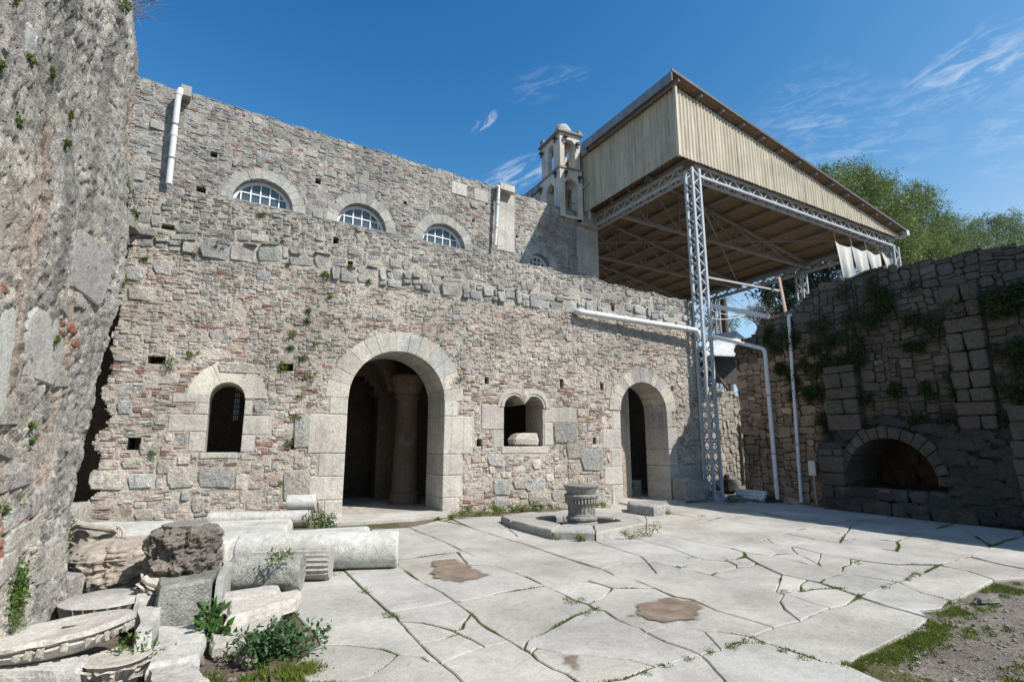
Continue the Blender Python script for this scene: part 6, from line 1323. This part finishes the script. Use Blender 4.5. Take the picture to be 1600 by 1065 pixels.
for k, (px, py, s) in enumerate([(42, 115, .06), (17, 152, .06), (115, 127, .055), (80, 97, .055), (63, 197, .05), (66, 5, .08), (124, 230, .05), (135, 185, .03), (198, 10, .10), (92, 535, .06), (12, 795, .09), (48, 780, .07), (60, 690, .05), (185, 355, .10), (200, 290, .10), (195, 435, .07), (210, 330, .08), (60, 668, .05), (30, 800, .06), (122, 840, .10), (128, 820, .10), (118, 858, .09)]):
    q = at(px, py, 0, -1.45); q.y = min(q.y, 6.85); q = at(px, py, 1, q.y); q.x = cliff_x(q.y, q.z)+.01 if px < 180 else q.x
    plant('wall_weed', where(px, py, s, CLM, 'small green tuft'), 'weed', q, int(60+900*s), s*.75, .03, YG if k % 2 else GR, (.5, 1, 1.2), 'tufts on the tall left wall', stems=4, seed=160+k, hang=1)
for k, (px, py, s, n) in enumerate([(12, 900, .20, 700), (30, 935, .18, 500), (8, 960, .18, 500), (40, 970, .12, 200)]):
    q = G(px, py); q = at(px, py, 1, 5.9-.1*k); q.x = min(q.x, cliff_x(q.y, q.z)+.05); plant('creeper', ['lush green creeper on the tall rough wall, uppermost at the lower left edge', 'green creeper low on the tall rough wall, nearest the largest capital', 'green creeper at the very left edge, below the lush one', 'long bladed plant at the foot of the tall rough wall'][k], 'creeper', q, n, s, .035, GR, (.35, 1, 1.2), stems=8, seed=190+k, narrow=.5 if k < 3 else .15, hang=1)
# dry twigs at the top of the tall wall
mb = MB(); r = random.Random(4); q0 = at(200, 22, 1, 6.8)
for k in range(26):
    d = Vector((r.uniform(.1, .5), r.uniform(-.2, .1), r.uniform(-.2, .6))); mb.tube([q0+Vector((-.05, 0, r.uniform(-.2, .2))), q0+d*.5+Vector((0, 0, .05)), q0+d*.9], [.004, .003, .0015], 4, (.30, .26, .20))
single('dry_twigs', mb, M['bark'], 'dry bare twigs sticking out from the top edge of the tall left wall', 'twigs')
# ivy on the shaded wall
ivy = [(1240, 525, .55, .35), (1280, 520, .55, .5), (1325, 500, .8, .7), (1355, 480, .7, .8), (1390, 470, .5, .5), (1300, 555, .5, .5), (1275, 570, .4, .35), (1340, 555, .45, .4), (1215, 540, .22, .2), (1225, 575, .25, .3), (1237, 600, .25, .35), (1285, 620, .3, .6), (1262, 610, .25, .2), (1500, 485, .8, .35), (1560, 480, .8, .4), (1585, 555, .5, .4), (1590, 610, .4, .6), (1430, 535, .2, .15), (1400, 610, .15, .1), (1360, 665, .3, .12), (1445, 605, .18, .12), (1500, 660, .5, .2), (1440, 655, .4, .12), (1350, 620, .15, .1), (1470, 700, .5, .2), (1590, 450, .3, .2), (1200, 520, .2, .15), (1500, 600, .2, .2), (1290, 660, .15, .25)]
for k, (px, py, w, h) in enumerate(ivy):
    r = random.Random(300+k); w *= 1.25; h *= 1.2; q = at(px, py, 0, 13.74); t = thing('ivy', where(px, py, w, RTM, ('large ' if w > .45 else 'small ')+'ivy clump'), 'ivy', tuple(q), 'ivy clumps on the shaded wall'); mb = MB(); st = MB()
    for _ in range(7):
        c = q+Vector((-.03-.05*r.random(), r.gauss(0, .5)*w, r.gauss(0, .5)*h-.1*r.random())); leafy(mb, c, int(150*(w*h)**.5+40), .27*max(w, h)**.5, .05, (.04, .065, .016), r, shape=(.35, 1, 1), narrow=.8); st.tube([q, q.lerp(c, .5), c], .006, 4, (.1, .08, .05))
    mb.build('foliage', M['leaf'], t); st.build('stem', M['bark'], t)
for k, (px, py, s, lab) in enumerate([(1222, 768, .28, 'bushy weed at the foot of the two thin pipes on the shaded wall, left'), (1262, 768, .24, 'bushy weed at the foot of the shaded wall, right of the thin pipes'), (1230, 782, .18, 'low weed beside the flat dark rock'), (1245, 760, .2, 'weed between the two thin pipes')]):
    q = G(px, py); q.x = min(q.x, 13.5); plant('weed', lab, 'weed', q, 520, s*1.2, .05, (.05, .11, .025), (1, 1, .7), stems=7, seed=260+k)

# ------------------------------------------------------------------ trees behind the canopy and the shaded wall
def tree(label, base, clumps, leaf, n, col, limb_r=.28, group=None, narrow=.3, name='tree', cat='tree', seed=0, droop=0.0, split=None, bark=(.16, .12, .09)):
    r = random.Random(seed*31+5); t = thing(name, label, cat, tuple(base), group); tr = MB(); base = Vector(base)
    top = sum((Vector(c[0]) for c in clumps), Vector())/len(clumps); fork = base.lerp(Vector((top.x, top.y, min(c[0].z for c in clumps)-.5)), .85)
    tr.tube([base, base.lerp(fork, .5)+Vector((r.uniform(-.2, .2), r.uniform(-.2, .2), 0)), fork], [limb_r, limb_r*.8, limb_r*.65], 10, bark); tr.build('trunk', M['bark'], t)
    cr = MB(); tot = sum(c[1]**2 for c in clumps)
    for (c, rad) in clumps:
        c = Vector(c); mid = fork.lerp(c, .5)+Vector((r.uniform(-.3, .3), r.uniform(-.3, .3), r.uniform(0, .5))); lb = MB(); lb.tube([fork, mid, c], [limb_r*.4, limb_r*.22, .03], 6, bark)
        k = int(n*rad*rad/tot)
        for s in range(max(4, k//60)): # twigs, each with its own spray of leaves
            d = Vector((r.gauss(0, 1), r.gauss(0, 1), r.gauss(0, .8))).normalized()*rad*r.random()**.5; e = c+d; e2 = e+d*.25+Vector((0, 0, -droop*rad*r.random()))
            if s % 2 == 0: lb.tube([c+d*.2, e, e2], [.022, .014, .006], 4, bark)
            kk = r.uniform(.75, 1.3); cc = (col[0]*kk, col[1]*kk, col[2]*kk); m = 60
            for _ in range(m):
                q = e.lerp(e2, r.random())+Vector((r.gauss(0, .20), r.gauss(0, .20), r.gauss(0, .20)))*rad*.8; a = Vector((r.gauss(0, .7), r.gauss(0, .7), r.gauss(0, .7)-droop*1.2)).normalized(); b = a.cross(Vector((r.gauss(0, 1), r.gauss(0, 1), r.gauss(0, 1)))).normalized(); sz = leaf*r.uniform(.6, 1.3); k2 = r.uniform(.7, 1.35)
                mm = q+a*sz*.5; cr.add([q, mm+b*sz*narrow*.5, q+a*sz, mm-b*sz*narrow*.5], [(0, 1, 2, 3)], (cc[0]*k2*r.uniform(.9, 1.2), cc[1]*k2, cc[2]*k2))
        lb.build('limb', M['bark'], t)
    cr.build('crown', M['leaf'], t); return t
def clump(L_, Y): 
    out = []
    for px, py, rp, dy in L_: q = at(px, py, 1, Y+dy); out.append((q, rp*1.12*(q-Vector((0, 0, EYE))).dot(fwd(800, 532.5))/853))
    return out
tree('big feathery pepper tree behind the low end of the canopy, sparse olive green crown', (36.5, 26, 0), clump([(1300, 300, 30, 0), (1330, 285, 32, 1), (1360, 300, 34, -1), (1320, 335, 34, 0), (1365, 340, 36, 1), (1400, 330, 34, 0), (1395, 370, 34, -1), (1430, 350, 32, 1), (1445, 315, 24, 0), (1430, 390, 34, 0), (1465, 370, 28, 1), (1290, 275, 20, 0), (1345, 270, 18, 0), (1380, 290, 20, 0), (1455, 395, 30, 0), (1395, 400, 30, 0), (1480, 345, 18, 0), (1350, 375, 26, 0), (1420, 300, 14, 0)], 26), .22, 80000, (.14, .20, .055), seed=1, droop=.5, limb_r=.4)
tree('thinner feathery tree at the right edge above the shaded wall, blue sky showing through', (42, 27, 0), clump([(1470, 385, 28, 0), (1500, 365, 26, 0), (1530, 395, 26, 0), (1570, 390, 26, 0), (1500, 385, 26, 0), (1530, 375, 26, 0), (1560, 365, 28, 1), (1590, 360, 26, 0), (1545, 345, 18, 0), (1515, 355, 18, 0), (1580, 340, 16, 1), (1620, 365, 30, 0), (1660, 375, 30, 0), (1490, 400, 20, 0), (1600, 385, 22, 0)], 27), .20, 42000, (.12, .18, .065), seed=2, droop=.5)
tree('dark dense tree seen through the gap under the canopy, behind its rear post', (34, 34, 0), clump([(1200, 470, 22, 0), (1225, 455, 28, 0), (1250, 470, 30, 0), (1225, 495, 28, 1), (1275, 440, 32, 0), (1290, 415, 30, 0), (1260, 420, 20, 0), (1310, 400, 26, 0), (1340, 395, 28, 0), (1290, 470, 30, 0), (1370, 400, 24, 0), (1195, 500, 16, 0), (1245, 440, 22, 0), (1205, 445, 14, 0)], 30), .30, 22000, (.03, .05, .018), seed=3, droop=.2)
# bare tree
t = thing('bare_tree', 'leafless twiggy tree in the gap between the steel post and the dark tree', 'tree', (27, 30, 0)); r = random.Random(8); tr = MB(); b0 = at(1190, 600, 1, 28); b0.z = 0; f0 = at(1188, 520, 1, 28); tr.tube([b0, f0], [.16, .10], 8, (.2, .17, .14)); tr.build('trunk', M['bark'], t); tw = MB()
def grow(p, d, L_, rad, dep):
    q = p+d*L_; tw.tube([p, q], [rad, rad*.7], 4, (.22, .19, .16), caps=False)
    if dep == 0: return
    for _ in range(3): grow(q, (d+Vector((r.gauss(0, .45), r.gauss(0, .45), r.gauss(.05, .3)))).normalized(), L_*r.uniform(.6, .85), rad*.62, dep-1)
for k in range(5): grow(f0, Vector((r.uniform(-.7, .5), 0, 1)).normalized(), .75, .05, 5)
tw.build('crown', M['bark'], t)
# palm
t = thing('palm_tree', 'small dark palm tree just right of the steel post, under the canopy eave', 'palm', tuple(at(1128, 600, 1, 24))); t.location.z = 0; WL[t.name] = tuple(t.location); pc = at(1130, 468, 1, 24); mb = MB(); mb.tube([Vector((pc.x, pc.y, 0)), pc], [.26, .20], 10, (.14, .11, .08)); mb.build('trunk', M['bark'], t); r = random.Random(3)
for k in range(26):
    a = r.uniform(0, 6.28); up = r.uniform(-.5, .9); mb = MB(); prev = pc; d = Vector((math.cos(a), math.sin(a), up)).normalized()
    for i in range(9):
        p = pc+d*(.14*i)+Vector((0, 0, -.012*i*i)); s = Vector((-math.sin(a), math.cos(a), -.35))*.16*(1-i/11); s2 = Vector((math.sin(a), -math.cos(a), -.35))*.16*(1-i/11)
        mb.add([p, p+d*.03, p+s], [(0, 1, 2)], (.03, .05, .018)); mb.add([p, p+d*.03, p+s2], [(0, 1, 2)], (.03, .05, .018)); mb.add([prev, p, p+Vector((0, 0, .015))], [(0, 1, 2)], (.06, .06, .03)); prev = p
    mb.build('frond', M['leaf'], t)
tree('low green shrub beyond the shed roof, left of the palm trunk', (24, 26, 0), clump([(1118, 505, 16, 0), (1140, 508, 14, 0), (1112, 490, 10, 0)], 25), .12, 2500, (.05, .085, .025), seed=9, name='shrub', cat='shrub', limb_r=.1)

print('script seconds', round(time.time()-T0, 1))
